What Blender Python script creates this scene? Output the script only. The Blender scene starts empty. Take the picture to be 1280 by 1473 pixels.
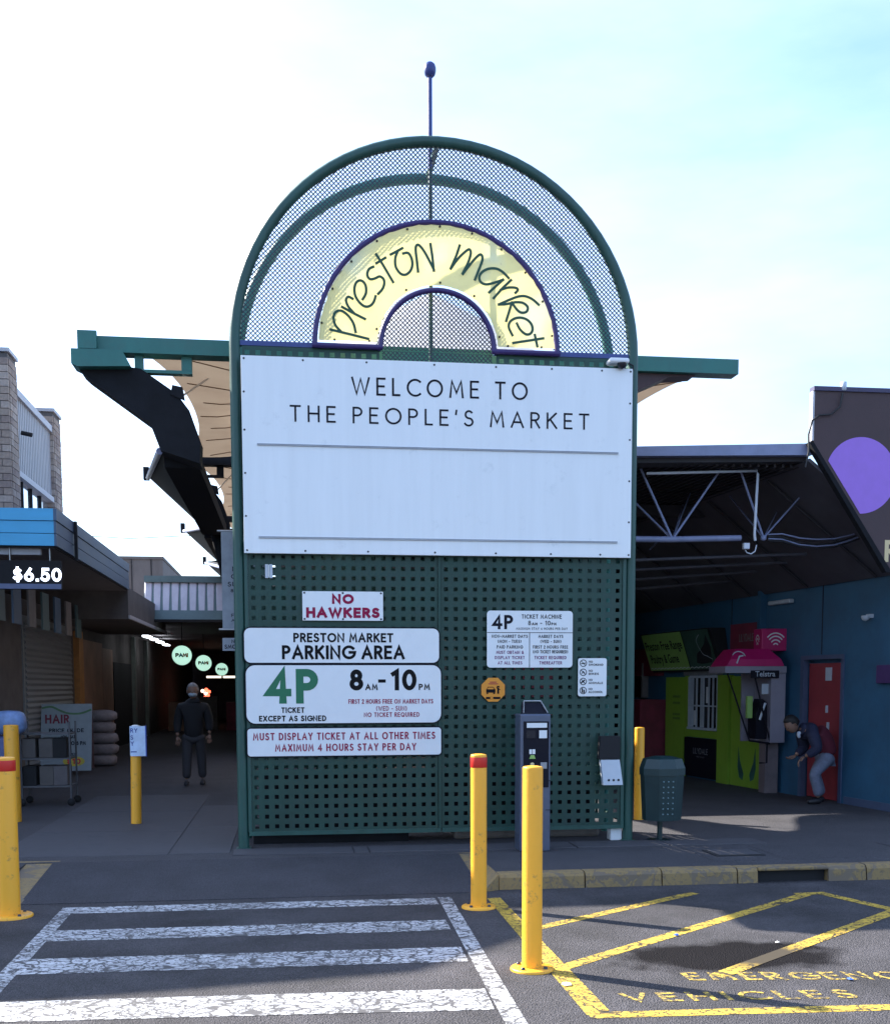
import bpy, bmesh, math, random
from mathutils import Vector, Matrix
random.seed(7)
R = math.radians
sc = bpy.context.scene
col = sc.collection

# ---------------------------------------------------------------- camera
F = 1650.0; TH = R(5.1); RO = R(-0.155); PS = R(7.77)
CY = 985 + F*math.tan(TH)
CAM = Vector((-11.38*math.sin(PS), -11.38*math.cos(PS), 1.6))
fw0 = Vector((math.sin(PS), math.cos(PS), 0)); Rt = Vector((math.cos(PS), -math.sin(PS), 0)); Z = Vector((0, 0, 1))
FW = fw0*math.cos(TH) - Z*math.sin(TH); UP = fw0*math.sin(TH) + Z*math.cos(TH)
AX = Rt*math.cos(RO) + UP*math.sin(RO); AY = UP*math.cos(RO) - Rt*math.sin(RO)
cd = bpy.data.cameras.new('camera'); cam = bpy.data.objects.new('camera', cd); col.objects.link(cam)
cd.sensor_fit = 'HORIZONTAL'; cd.sensor_width = 36; cd.lens = F/1280*36
cd.shift_y = (CY - 736.5)/1280; cd.clip_end = 2000; cd.clip_start = .05
m = Matrix((AX, AY, -FW)).transposed().to_4x4(); m.translation = CAM
cam.matrix_world = m
sc.camera = cam

# ---------------------------------------------------------------- light
SUN_EL = 36.0
sdir = Vector((-.785*math.cos(R(SUN_EL)), .62*math.cos(R(SUN_EL)), math.sin(R(SUN_EL))))   # towards the sun
world = bpy.data.worlds.new('World'); sc.world = world; world.use_nodes = True
nt = world.node_tree; nt.nodes.clear()
sky = nt.nodes.new('ShaderNodeTexSky'); sky.sky_type = 'NISHITA'; sky.sun_disc = False
sky.sun_elevation = R(SUN_EL); sky.sun_rotation = math.atan2(sdir.x, sdir.y)
sky.air_density = 1.1; sky.dust_density = 2.6; sky.ozone_density = 3.0; sky.altitude = 50
bg = nt.nodes.new('ShaderNodeBackground'); bg.inputs[1].default_value = .118
ow = nt.nodes.new('ShaderNodeOutputWorld')
tint = nt.nodes.new('ShaderNodeMix'); tint.data_type = 'RGBA'; tint.blend_type = 'MULTIPLY'; tint.inputs[0].default_value = 1
tint.inputs[7].default_value = (.82, .98, 1.17, 1); nt.links.new(sky.outputs[0], tint.inputs[6]); 
tcw = nt.nodes.new('ShaderNodeTexCoord'); mpw = nt.nodes.new('ShaderNodeMapping'); mpw.inputs['Scale'].default_value = (1.4, 1.4, 4.5); nt.links.new(tcw.outputs['Generated'], mpw.inputs[0])
nzw = nt.nodes.new('ShaderNodeTexNoise'); nzw.inputs['Scale'].default_value = 1.6; nzw.inputs['Detail'].default_value = 7; nzw.inputs['Roughness'].default_value = .55; nt.links.new(mpw.outputs[0], nzw.inputs['Vector'])
rgw = nt.nodes.new('ShaderNodeMapRange'); rgw.inputs[1].default_value = .25; rgw.inputs[2].default_value = .85; rgw.inputs[4].default_value = .42; nt.links.new(nzw.outputs[0], rgw.inputs[0])
cld = nt.nodes.new('ShaderNodeMix'); cld.data_type = 'RGBA'; nt.links.new(rgw.outputs[0], cld.inputs[0]); nt.links.new(tint.outputs[2], cld.inputs[6]); cld.inputs[7].default_value = (5.6, 5.9, 6.3, 1)
nt.links.new(cld.outputs[2], bg.inputs[0]); nt.links.new(bg.outputs[0], ow.inputs[0])
sd = bpy.data.lights.new('sun', 'SUN'); sd.energy = 5.0; sd.angle = R(.5); sd.color = (1, .93, .82)
so = bpy.data.objects.new('sun', sd); col.objects.link(so)
so.rotation_euler = sdir.to_track_quat('Z', 'Y').to_euler()
sc.view_settings.view_transform = 'Standard'; sc.view_settings.look = 'None'
sc.view_settings.gamma = 1; sc.view_settings.use_curve_mapping = False
sc.view_settings.exposure = 1.68
sc.cycles.max_bounces = 8; sc.cycles.diffuse_bounces = 5; sc.cycles.transmission_bounces = 6

def at(px, py, y):                      # the point of the vertical plane Y = y seen at a photo pixel
    d = AX*(px-640) - AY*(py-CY) + FW*F
    return CAM + d*((y-CAM.y)/d.y)
def ground(px, py, z=0.0):
    d = AX*(px-640) - AY*(py-CY) + FW*F
    return CAM + d*((z-CAM.z)/d.z)

# ---------------------------------------------------------------- materials
MATS = {}
def nodes(name):
    mt = bpy.data.materials.new(name); mt.use_nodes = True
    n = mt.node_tree.nodes; b = n['Principled BSDF']
    return mt, mt.node_tree, n, mt.node_tree.links, b
def pm(name, c, rough=.55, metal=0., var=.18, scale=6., bump=.0, bscale=60., spec=.5, streak=0., dirt=None, dirt_amt=.0, dscale=3., dlo=.5):
    if name in MATS: return MATS[name]
    mt, t, n, l, b = nodes(name)
    tc = n.new('ShaderNodeTexCoord'); mp = n.new('ShaderNodeMapping')
    l.new(tc.outputs['Object'], mp.inputs[0])
    if streak: mp.inputs['Scale'].default_value = (1, 1, 1/streak)
    nz = n.new('ShaderNodeTexNoise'); nz.inputs['Scale'].default_value = scale; nz.inputs['Detail'].default_value = 6
    nz.inputs['Roughness'].default_value = .65
    l.new(mp.outputs[0], nz.inputs['Vector'])
    rp = n.new('ShaderNodeMapRange'); rp.inputs[1].default_value = .3; rp.inputs[2].default_value = .7
    rp.inputs[3].default_value = 1-var; rp.inputs[4].default_value = 1+var
    l.new(nz.outputs[0], rp.inputs[0])
    mx = n.new('ShaderNodeMix'); mx.data_type = 'RGBA'; mx.blend_type = 'MULTIPLY'; mx.inputs[0].default_value = 1
    mx.inputs[6].default_value = (*c, 1); l.new(rp.outputs[0], mx.inputs[7])
    out = mx.outputs[2]
    if dirt_amt:
        n2 = n.new('ShaderNodeTexNoise'); n2.inputs['Scale'].default_value = dscale; n2.inputs['Detail'].default_value = 8; n2.inputs['Roughness'].default_value = .75
        l.new(tc.outputs['Object'], n2.inputs['Vector'])
        r2 = n.new('ShaderNodeMapRange'); r2.inputs[1].default_value = dlo; r2.inputs[2].default_value = max(.68, dlo+.1); r2.inputs[4].default_value = dirt_amt
        l.new(n2.outputs[0], r2.inputs[0])
        m2 = n.new('ShaderNodeMix'); m2.data_type = 'RGBA'; l.new(r2.outputs[0], m2.inputs[0]); l.new(out, m2.inputs[6])
        m2.inputs[7].default_value = (*(dirt or (.05, .045, .04)), 1); out = m2.outputs[2]
    l.new(out, b.inputs['Base Color'])
    rr = n.new('ShaderNodeMapRange'); rr.inputs[3].default_value = max(.03, rough-.1); rr.inputs[4].default_value = min(1, rough+.1)
    l.new(nz.outputs[0], rr.inputs[0]); l.new(rr.outputs[0], b.inputs['Roughness'])
    b.inputs['Metallic'].default_value = metal; b.inputs['Specular IOR Level'].default_value = spec
    if bump:
        nb = n.new('ShaderNodeTexNoise'); nb.inputs['Scale'].default_value = bscale; nb.inputs['Detail'].default_value = 4
        l.new(tc.outputs['Object'], nb.inputs['Vector'])
        bp = n.new('ShaderNodeBump'); bp.inputs['Strength'].default_value = bump; bp.inputs['Distance'].default_value = .01
        l.new(nb.outputs[0], bp.inputs['Height']); l.new(bp.outputs[0], b.inputs['Normal'])
    MATS[name] = mt
    return mt
def em(name, c, s):
    if name in MATS: return MATS[name]
    mt, t, n, l, b = nodes(name)
    b.inputs['Base Color'].default_value = (*c, 1); b.inputs['Emission Color'].default_value = (*c, 1); b.inputs['Emission Strength'].default_value = s
    MATS[name] = mt; return mt

def asphalt(name, c, stain=False, var=.42):
    mt, t, n, l, b = nodes(name)
    g = n.new('ShaderNodeNewGeometry')
    nf = n.new('ShaderNodeTexNoise'); nf.inputs['Scale'].default_value = 120; nf.inputs['Detail'].default_value = 3; nf.inputs['Roughness'].default_value = .8
    vo = n.new('ShaderNodeTexVoronoi'); vo.inputs['Scale'].default_value = 95
    nl = n.new('ShaderNodeTexNoise'); nl.inputs['Scale'].default_value = 1.9; nl.inputs['Detail'].default_value = 7; nl.inputs['Roughness'].default_value = .6
    for q in (nf, vo, nl): l.new(g.outputs['Position'], q.inputs['Vector'])
    rf = n.new('ShaderNodeMapRange'); rf.inputs[1].default_value = .35; rf.inputs[2].default_value = .68; rf.inputs[3].default_value = .25; rf.inputs[4].default_value = 2.3
    l.new(nf.outputs[0], rf.inputs[0])
    rl = n.new('ShaderNodeMapRange'); rl.inputs[1].default_value = .3; rl.inputs[2].default_value = .7; rl.inputs[3].default_value = 1-var; rl.inputs[4].default_value = 1+var
    l.new(nl.outputs[0], rl.inputs[0])
    mu = n.new('ShaderNodeMath'); mu.operation = 'MULTIPLY'; l.new(rf.outputs[0], mu.inputs[0]); l.new(rl.outputs[0], mu.inputs[1])
    # sparse pale chips
    n3 = n.new('ShaderNodeTexVoronoi'); n3.inputs['Scale'].default_value = 22; l.new(g.outputs['Position'], n3.inputs['Vector'])
    r3 = n.new('ShaderNodeMapRange'); r3.inputs[1].default_value = .1; r3.inputs[2].default_value = .05; r3.inputs[4].default_value = 1.8
    l.new(n3.outputs['Distance'], r3.inputs[0])
    wn = n.new('ShaderNodeMath'); wn.operation = 'GREATER_THAN'; wn.inputs[1].default_value = .8
    sx = n.new('ShaderNodeSeparateColor'); l.new(n3.outputs['Color'], sx.inputs[0]); l.new(sx.outputs[0], wn.inputs[0])
    m3 = n.new('ShaderNodeMath'); m3.operation = 'MULTIPLY'; l.new(r3.outputs[0], m3.inputs[0]); l.new(wn.outputs[0], m3.inputs[1])
    ad = n.new('ShaderNodeMath'); ad.operation = 'ADD'; l.new(mu.outputs[0], ad.inputs[0]); l.new(m3.outputs[0], ad.inputs[1])
    mx = n.new('ShaderNodeMix'); mx.data_type = 'RGBA'; mx.blend_type = 'MULTIPLY'; mx.inputs[0].default_value = 1
    mx.inputs[6].default_value = (*c, 1); l.new(ad.outputs[0], mx.inputs[7]); out = mx.outputs[2]
    b.inputs['Roughness'].default_value = .88
    if stain:   # dark oily wet patch on the bay
        mp = n.new('ShaderNodeMapping'); mp.inputs['Location'].default_value = (-1.28*1.05, 4.4*2.0, 0); mp.inputs['Scale'].default_value = (1.05, 2.0, 0)
        l.new(g.outputs['Position'], mp.inputs[0])
        ln = n.new('ShaderNodeVectorMath'); ln.operation = 'LENGTH'; l.new(mp.outputs[0], ln.inputs[0])
        n4 = n.new('ShaderNodeTexNoise'); n4.inputs['Scale'].default_value = 3.5; n4.inputs['Detail'].default_value = 5; l.new(g.outputs['Position'], n4.inputs['Vector'])
        a4 = n.new('ShaderNodeMath'); a4.operation = 'MULTIPLY_ADD'; a4.inputs[1].default_value = .9; a4.inputs[2].default_value = -.45; l.new(n4.outputs[0], a4.inputs[0])
        a5 = n.new('ShaderNodeMath'); a5.operation = 'ADD'; l.new(ln.outputs['Value'], a5.inputs[0]); l.new(a4.outputs[0], a5.inputs[1])
        r5 = n.new('ShaderNodeMapRange'); r5.inputs[1].default_value = .88; r5.inputs[2].default_value = .62; r5.inputs[4].default_value = .93; l.new(a5.outputs[0], r5.inputs[0])
        m5 = n.new('ShaderNodeMix'); m5.data_type = 'RGBA'; l.new(r5.outputs[0], m5.inputs[0]); l.new(out, m5.inputs[6]); m5.inputs[7].default_value = (.009, .008, .009, 1); out = m5.outputs[2]
        r6 = n.new('ShaderNodeMapRange'); r6.inputs[3].default_value = .88; r6.inputs[4].default_value = .7; l.new(r5.outputs[0], r6.inputs[0]); l.new(r6.outputs[0], b.inputs['Roughness'])
        r7 = n.new('ShaderNodeMapRange'); r7.inputs[3].default_value = .4; r7.inputs[4].default_value = .04; l.new(r5.outputs[0], r7.inputs[0]); l.new(r7.outputs[0], b.inputs['Specular IOR Level'])
    l.new(out, b.inputs['Base Color'])
    bp = n.new('ShaderNodeBump'); bp.inputs['Strength'].default_value = .9; bp.inputs['Distance'].default_value = .01
    l.new(vo.outputs['Distance'], bp.inputs['Height']); l.new(bp.outputs[0], b.inputs['Normal'])
    MATS[name] = mt; return mt

def cracked_paint(name, c, under, amt=.05, scale=9., wear=.55, gone=None):
    mt, t, n, l, b = nodes(name)
    g = n.new('ShaderNodeNewGeometry')
    nd = n.new('ShaderNodeTexNoise'); nd.inputs['Scale'].default_value = 5; nd.inputs['Detail'].default_value = 5
    l.new(g.outputs['Position'], nd.inputs['Vector'])
    vm = n.new('ShaderNodeVectorMath'); vm.operation = 'SCALE'; vm.inputs['Scale'].default_value = .28; l.new(nd.outputs['Color'], vm.inputs[0])
    va = n.new('ShaderNodeVectorMath'); l.new(g.outputs['Position'], va.inputs[0]); l.new(vm.outputs[0], va.inputs[1])
    outs = []
    for s, th in ((scale, amt), (scale*2.3, amt*.9)):
        mp = n.new('ShaderNodeMapping'); mp.inputs['Scale'].default_value = (s*.62, s*1.25, 0); l.new(va.outputs[0], mp.inputs[0])
        v = n.new('ShaderNodeTexVoronoi'); v.feature = 'DISTANCE_TO_EDGE'; v.inputs['Scale'].default_value = 1; l.new(mp.outputs[0], v.inputs['Vector'])
        r = n.new('ShaderNodeMapRange'); r.inputs[1].default_value = th*.6; r.inputs[2].default_value = th*1.3; l.new(v.outputs['Distance'], r.inputs[0]); outs.append(r.outputs[0])
    # fine cracks only in patches
    np_ = n.new('ShaderNodeTexNoise'); np_.inputs['Scale'].default_value = 2.2; np_.inputs['Detail'].default_value = 3; l.new(g.outputs['Position'], np_.inputs['Vector'])
    rp = n.new('ShaderNodeMapRange'); rp.inputs[1].default_value = .42; rp.inputs[2].default_value = .58; l.new(np_.outputs[0], rp.inputs[0])
    mxf = n.new('ShaderNodeMath'); mxf.operation = 'MAXIMUM'; l.new(outs[1], mxf.inputs[0]); l.new(rp.outputs[0], mxf.inputs[1])
    mul = n.new('ShaderNodeMath'); mul.operation = 'MULTIPLY'; l.new(outs[0], mul.inputs[0]); l.new(mxf.outputs[0], mul.inputs[1])
    nw = n.new('ShaderNodeTexNoise'); nw.inputs['Scale'].default_value = 42; nw.inputs['Detail'].default_value = 6; nw.inputs['Roughness'].default_value = .7; l.new(g.outputs['Position'], nw.inputs['Vector'])
    rw = n.new('ShaderNodeMapRange'); rw.inputs[1].default_value = wear+.09; rw.inputs[2].default_value = wear+.02; l.new(nw.outputs[0], rw.inputs[0])
    mu2 = n.new('ShaderNodeMath'); mu2.operation = 'MULTIPLY'; l.new(mul.outputs[0], mu2.inputs[0]); l.new(rw.outputs[0], mu2.inputs[1]); fac = mu2.outputs[0]
    if gone:   # paint lifted away under the oil patch
        mp = n.new('ShaderNodeMapping'); mp.inputs['Location'].default_value = (-gone[0]*gone[2], -gone[1]*gone[3], 0); mp.inputs['Scale'].default_value = (gone[2], gone[3], 0)
        l.new(g.outputs['Position'], mp.inputs[0]); ln = n.new('ShaderNodeVectorMath'); ln.operation = 'LENGTH'; l.new(mp.outputs[0], ln.inputs[0])
        a5 = n.new('ShaderNodeMath'); a5.operation = 'ADD'; l.new(ln.outputs['Value'], a5.inputs[0]); l.new(nd.outputs[0], a5.inputs[1])
        r5 = n.new('ShaderNodeMapRange'); r5.inputs[1].default_value = 1.1; r5.inputs[2].default_value = 1.5; l.new(a5.outputs[0], r5.inputs[0])
        m6 = n.new('ShaderNodeMath'); m6.operation = 'MULTIPLY'; l.new(fac, m6.inputs[0]); l.new(r5.outputs[0], m6.inputs[1]); fac = m6.outputs[0]
    mv = n.new('ShaderNodeMix'); mv.data_type = 'RGBA'; l.new(np_.outputs[0], mv.inputs[0]); mv.inputs[6].default_value = (*[x*.72 for x in c], 1); mv.inputs[7].default_value = (*c, 1)
    mx = n.new('ShaderNodeMix'); mx.data_type = 'RGBA'; sof = n.new('ShaderNodeMath'); sof.operation = 'MULTIPLY_ADD'; sof.inputs[1].default_value = .86; sof.inputs[2].default_value = .05; l.new(fac, sof.inputs[0]); l.new(sof.outputs[0], mx.inputs[0]); mx.inputs[6].default_value = (*under, 1); l.new(mv.outputs[2], mx.inputs[7])
    l.new(mx.outputs[2], b.inputs['Base Color']); b.inputs['Roughness'].default_value = .75
    bp = n.new('ShaderNodeBump'); bp.inputs['Strength'].default_value = .6; bp.inputs['Distance'].default_value = .004
    l.new(fac, bp.inputs['Height']); l.new(bp.outputs[0], b.inputs['Normal'])
    MATS[name] = mt; return mt

M_road = asphalt('road_asphalt', (.04, .038, .043), stain=True)
M_path = asphalt('path_asphalt', (.047, .045, .052), var=.15)
M_ramp = asphalt('ramp_asphalt', (.038, .037, .045), var=.2)
M_slab = pm('paving_concrete', (.066, .064, .073), .85, var=.2, scale=3, bump=.4, bscale=90, dirt=(.03, .03, .035), dirt_amt=.5)
M_joint = pm('joint_dark', (.02, .02, .022), .95)
M_white_line = cracked_paint('white_road_paint', (.66, .67, .7), (.045, .042, .045), .065, 12, .5)
M_yellow_line = cracked_paint('yellow_road_paint', (.68, .45, .05), (.018, .016, .017), .022, 6, .5, gone=(1.45, -4.42, 2.0, 2.6))
M_kerb = cracked_paint('kerb_yellow_paint', (.32, .22, .09), (.16, .125, .09), .03, 4, .52)
M_green = pm('green_paint', (.018, .075, .062), .42, var=.22, scale=5, bump=.12, bscale=140, streak=4, dirt=(.035, .07, .07), dirt_amt=.45, dscale=4)
M_greenperf = pm('green_perforated_paint', (.008, .048, .036), .5, var=.2, scale=3, bump=.1, bscale=160, dirt=(.02, .045, .045), dirt_amt=.5, dscale=2.5)
M_greenbeam = pm('teal_beam_paint', (.03, .16, .14), .5, var=.15, scale=3, streak=3, dirt=(.06, .12, .11), dirt_amt=.4)
M_darksteel = pm('shade_dark_steel', (.013, .014, .018), .9, var=.3, scale=4, bump=.1, spec=.25)  # near-black tone puts the canopy arms' shade into the colour
M_purple = pm('purple_tube_paint', (.03, .015, .12), .35, var=.15)
M_navy = pm('navy_tube_paint', (.03, .05, .2), .35, var=.15)
M_wire = pm('lattice_wire', (.018, .035, .06), .5, var=.1)
M_board = pm('white_board', (.83, .86, .88), .32, var=.035, scale=9, streak=14, dirt=(.5, .53, .56), dirt_amt=.25, dscale=5, dlo=.6)
M_sign = pm('white_sign_face', (.78, .81, .84), .22, var=.02, dirt=(.62, .66, .7), dirt_amt=.2, dscale=5)
M_black = pm('black_print', (.006, .006, .008), .6, var=.05, spec=.15)
M_ink = pm('dark_print', (.01, .01, .018), .6, var=.05, spec=.15)
M_maroon = pm('maroon_print', (.3, .01, .06), .6, var=.2, scale=40, spec=.2)
M_magenta = pm('purple_print', (.16, .01, .12), .6, var=.1, spec=.2)
M_gprint = pm('green_print', (.01, .15, .07), .45, var=.08)
M_logo = pm('logo_green', (.008, .07, .04), .5, var=.1)
M_alu = pm('aluminium', (.45, .46, .48), .35, .8, var=.1)
M_grey = pm('grey_metal', (.3, .31, .34), .45, .3, var=.12)
M_dullgrey = pm('dull_grey_metal', (.1, .1, .11), .6, var=.15)
M_rail = pm('grey_rail', (.34, .36, .42), .5, var=.1)
M_dark = pm('dark_void', (.012, .012, .015), .8)
M_brass = pm('screw_dark', (.05, .05, .06), .4, .5)
M_yel = pm('bollard_yellow', (.93, .43, .03), .42, var=.07, scale=3, bump=.12, bscale=50, streak=6, dirt=(.28, .16, .06), dirt_amt=.8, dscale=11, dlo=.57)
M_red = pm('red_band', (.6, .02, .012), .45, var=.08)
M_orange = pm('orange_sign', (.75, .28, .02), .4, var=.05)
M_bluefascia = pm('blue_fascia_board', (.09, .5, .85), .45, var=.08, scale=2, streak=.3)
M_sidefascia = pm('shaded_fascia_board', (.09, .15, .24), .5, var=.12, scale=2)  # same blue boards, with their shade put into the colour
M_soffit = pm('awning_soffit', (.22, .2, .2), .7, var=.15)
M_brick = [pm('brick_'+k, c, .85, var=.2, scale=25, bump=.5, bscale=120) for k, c in (('buff', (.38, .3, .25)), ('brown', (.31, .24, .21)), ('pale', (.46, .38, .33)))]
M_mortar = pm('mortar', (.13, .12, .12), .9, var=.2, bump=.4)
M_clad = pm('pale_ribbed_cladding', (.42, .41, .43), .5, var=.08, scale=2, streak=6)
M_trim = pm('pale_trim', (.5, .5, .54), .5, var=.08)
M_concrete = pm('raw_concrete', (.17, .15, .14), .9, var=.25, scale=2, streak=3, bump=.3)
M_ribwhite = pm('ribbed_awning_sheet', (.5, .5, .58), .45, var=.08)
M_teal = pm('grey_teal_cap', (.1, .16, .17), .5, var=.12)
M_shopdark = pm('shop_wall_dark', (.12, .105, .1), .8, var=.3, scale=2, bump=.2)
M_shutter = pm('roller_shutter', (.24, .25, .26), .5, .2, var=.12)
M_orangep = pm('ochre_pilaster', (.5, .24, .08), .6, var=.2)
M_brownp = pm('brown_panel', (.34, .2, .14), .65, var=.25, scale=1.5)
M_greypost = pm('greygreen_post', (.2, .23, .21), .6, var=.15)
M_wallblue = pm('blue_wall_paint', (.03, .115, .21), .55, var=.2, scale=1.2, bump=.15, bscale=40, dirt=(.03, .09, .16), dirt_amt=.6, dscale=1.5)
M_walltrim = pm('blue_grey_trim', (.07, .1, .18), .5, var=.1)
M_reddoor = pm('red_door_paint', (.3, .035, .045), .5, var=.2, scale=1.5)
M_lime = pm('lime_green_wall', (.25, .42, .04), .5, var=.15, scale=2, dirt=(.1, .22, .02), dirt_amt=.4, dscale=2)
M_limesign = pm('lime_sign_face', (.3, .5, .13), .45, var=.1)
M_dksign = pm('dark_sign_face', (.05, .11, .08), .5, var=.35, scale=4)
M_pink = pm('pink_hood', (.5, .01, .13), .4, var=.08)
M_boothgrey = pm('booth_grey', (.27, .25, .31), .45, var=.08)
M_brownfac = pm('brown_render', (.075, .048, .052), .75, var=.12, scale=2, bump=.25, bscale=60)
M_lilac = pm('lilac_disc', (.36, .17, .68), .5, var=.05)
M_cream = pm('cream_letter', (.7, .55, .3), .5, var=.05)
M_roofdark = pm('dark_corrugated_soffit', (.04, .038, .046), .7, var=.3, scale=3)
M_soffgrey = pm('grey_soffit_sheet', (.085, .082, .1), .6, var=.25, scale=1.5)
M_pipe = pm('painted_pipe', (.22, .25, .4), .45, var=.12)
M_whitepipe = pm('white_conduit', (.6, .64, .72), .4, var=.08)
M_cable = pm('black_cable', (.012, .012, .015), .5)
M_maroonwall = pm('maroon_stall', (.2, .025, .05), .6, var=.25)
M_hallwall = pm('hall_wall', (.13, .115, .12), .8, var=.3, scale=2)
M_binG = pm('bin_green', (.008, .03, .034), .4, var=.15, scale=8)
M_pale = pm('pale_plastic', (.5, .55, .62), .4, var=.06)
M_tan = None
def fabric():
    mt, t, n, l, b = nodes('sunlit_tan_membrane')
    n.remove(b); o = n['Material Output']
    tc = n.new('ShaderNodeTexCoord'); nz = n.new('ShaderNodeTexNoise'); nz.inputs['Scale'].default_value = 2; nz.inputs['Detail'].default_value = 6
    l.new(tc.outputs['Object'], nz.inputs['Vector'])
    mx = n.new('ShaderNodeMix'); mx.data_type = 'RGBA'; l.new(nz.outputs[0], mx.inputs[0]); mx.inputs[6].default_value = (.34, .25, .18, 1); mx.inputs[7].default_value = (.48, .38, .28, 1)  # tan puts the sun glowing through white fabric into the colour
    d = n.new('ShaderNodeBsdfDiffuse'); tr = n.new('ShaderNodeBsdfTranslucent'); ms = n.new('ShaderNodeMixShader'); ms.inputs[0].default_value = .22
    l.new(mx.outputs[2], d.inputs[0]); l.new(mx.outputs[2], tr.inputs[0]); l.new(d.outputs[0], ms.inputs[1]); l.new(tr.outputs[0], ms.inputs[2]); l.new(ms.outputs[0], o.inputs[0])
    return mt
M_tan = fabric()
def pvc():
    mt, t, n, l, b = nodes('white_pvc'); b.inputs['Base Color'].default_value = (.8,.82,.86,1); b.inputs['Roughness'].default_value = .5
    tr = n.new('ShaderNodeBsdfTranslucent'); tr.inputs[0].default_value = (.85,.88,.95,1); ms = n.new('ShaderNodeMixShader'); ms.inputs[0].default_value = .5
    l.new(b.outputs[0], ms.inputs[1]); l.new(tr.outputs[0], ms.inputs[2]); l.new(ms.outputs[0], n['Material Output'].inputs[0]); return mt
M_pvc = pvc()
def banner_mat():
    mt, t, n, l, b = nodes('cream_banner_vinyl')
    tc = n.new('ShaderNodeTexCoord'); nz = n.new('ShaderNodeTexNoise'); nz.inputs['Scale'].default_value = 1.8; nz.inputs['Detail'].default_value = 2
    l.new(tc.outputs['Object'], nz.inputs['Vector'])
    cr = n.new('ShaderNodeValToRGB'); cr.color_ramp.elements[0].position = .3; cr.color_ramp.elements[0].color = (.74, .76, .5, 1)
    cr.color_ramp.elements[1].position = .47; cr.color_ramp.elements[1].color = (.93, .82, .36, 1)
    l.new(nz.outputs[0], cr.inputs[0])
    n2 = n.new('ShaderNodeTexNoise'); n2.inputs['Scale'].default_value = 30; n2.inputs['Detail'].default_value = 6; l.new(tc.outputs['Object'], n2.inputs['Vector'])
    r2 = n.new('ShaderNodeMapRange'); r2.inputs[1].default_value = .62; r2.inputs[2].default_value = .75; r2.inputs[4].default_value = .5; l.new(n2.outputs[0], r2.inputs[0])
    m2 = n.new('ShaderNodeMix'); m2.data_type = 'RGBA'; l.new(r2.outputs[0], m2.inputs[0]); l.new(cr.outputs[0], m2.inputs[6]); m2.inputs[7].default_value = (.5, .42, .25, 1)
    l.new(m2.outputs[2], b.inputs['Base Color']); b.inputs['Roughness'].default_value = .5
    tr = n.new('ShaderNodeBsdfTranslucent'); ms = n.new('ShaderNodeMixShader'); ms.inputs[0].default_value = .34; l.new(m2.outputs[2], tr.inputs[0])
    l.new(b.outputs[0], ms.inputs[1]); l.new(tr.outputs[0], ms.inputs[2]); l.new(ms.outputs[0], n['Material Output'].inputs[0])
    return mt
M_banner = banner_mat()
def glassmat():
    mt, t, n, l, b = nodes('window_glass'); b.inputs['Base Color'].default_value = (.75, .8, .85, 1); b.inputs['Metallic'].default_value = .9; b.inputs['Roughness'].default_value = .05
    return mt
M_glass = glassmat()
def darkglass():
    mt, t, n, l, b = nodes('dark_glass'); b.inputs['Base Color'].default_value = (.02, .022, .03, 1); b.inputs['Roughness'].default_value = .06
    return mt
M_dglass = darkglass()

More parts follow.
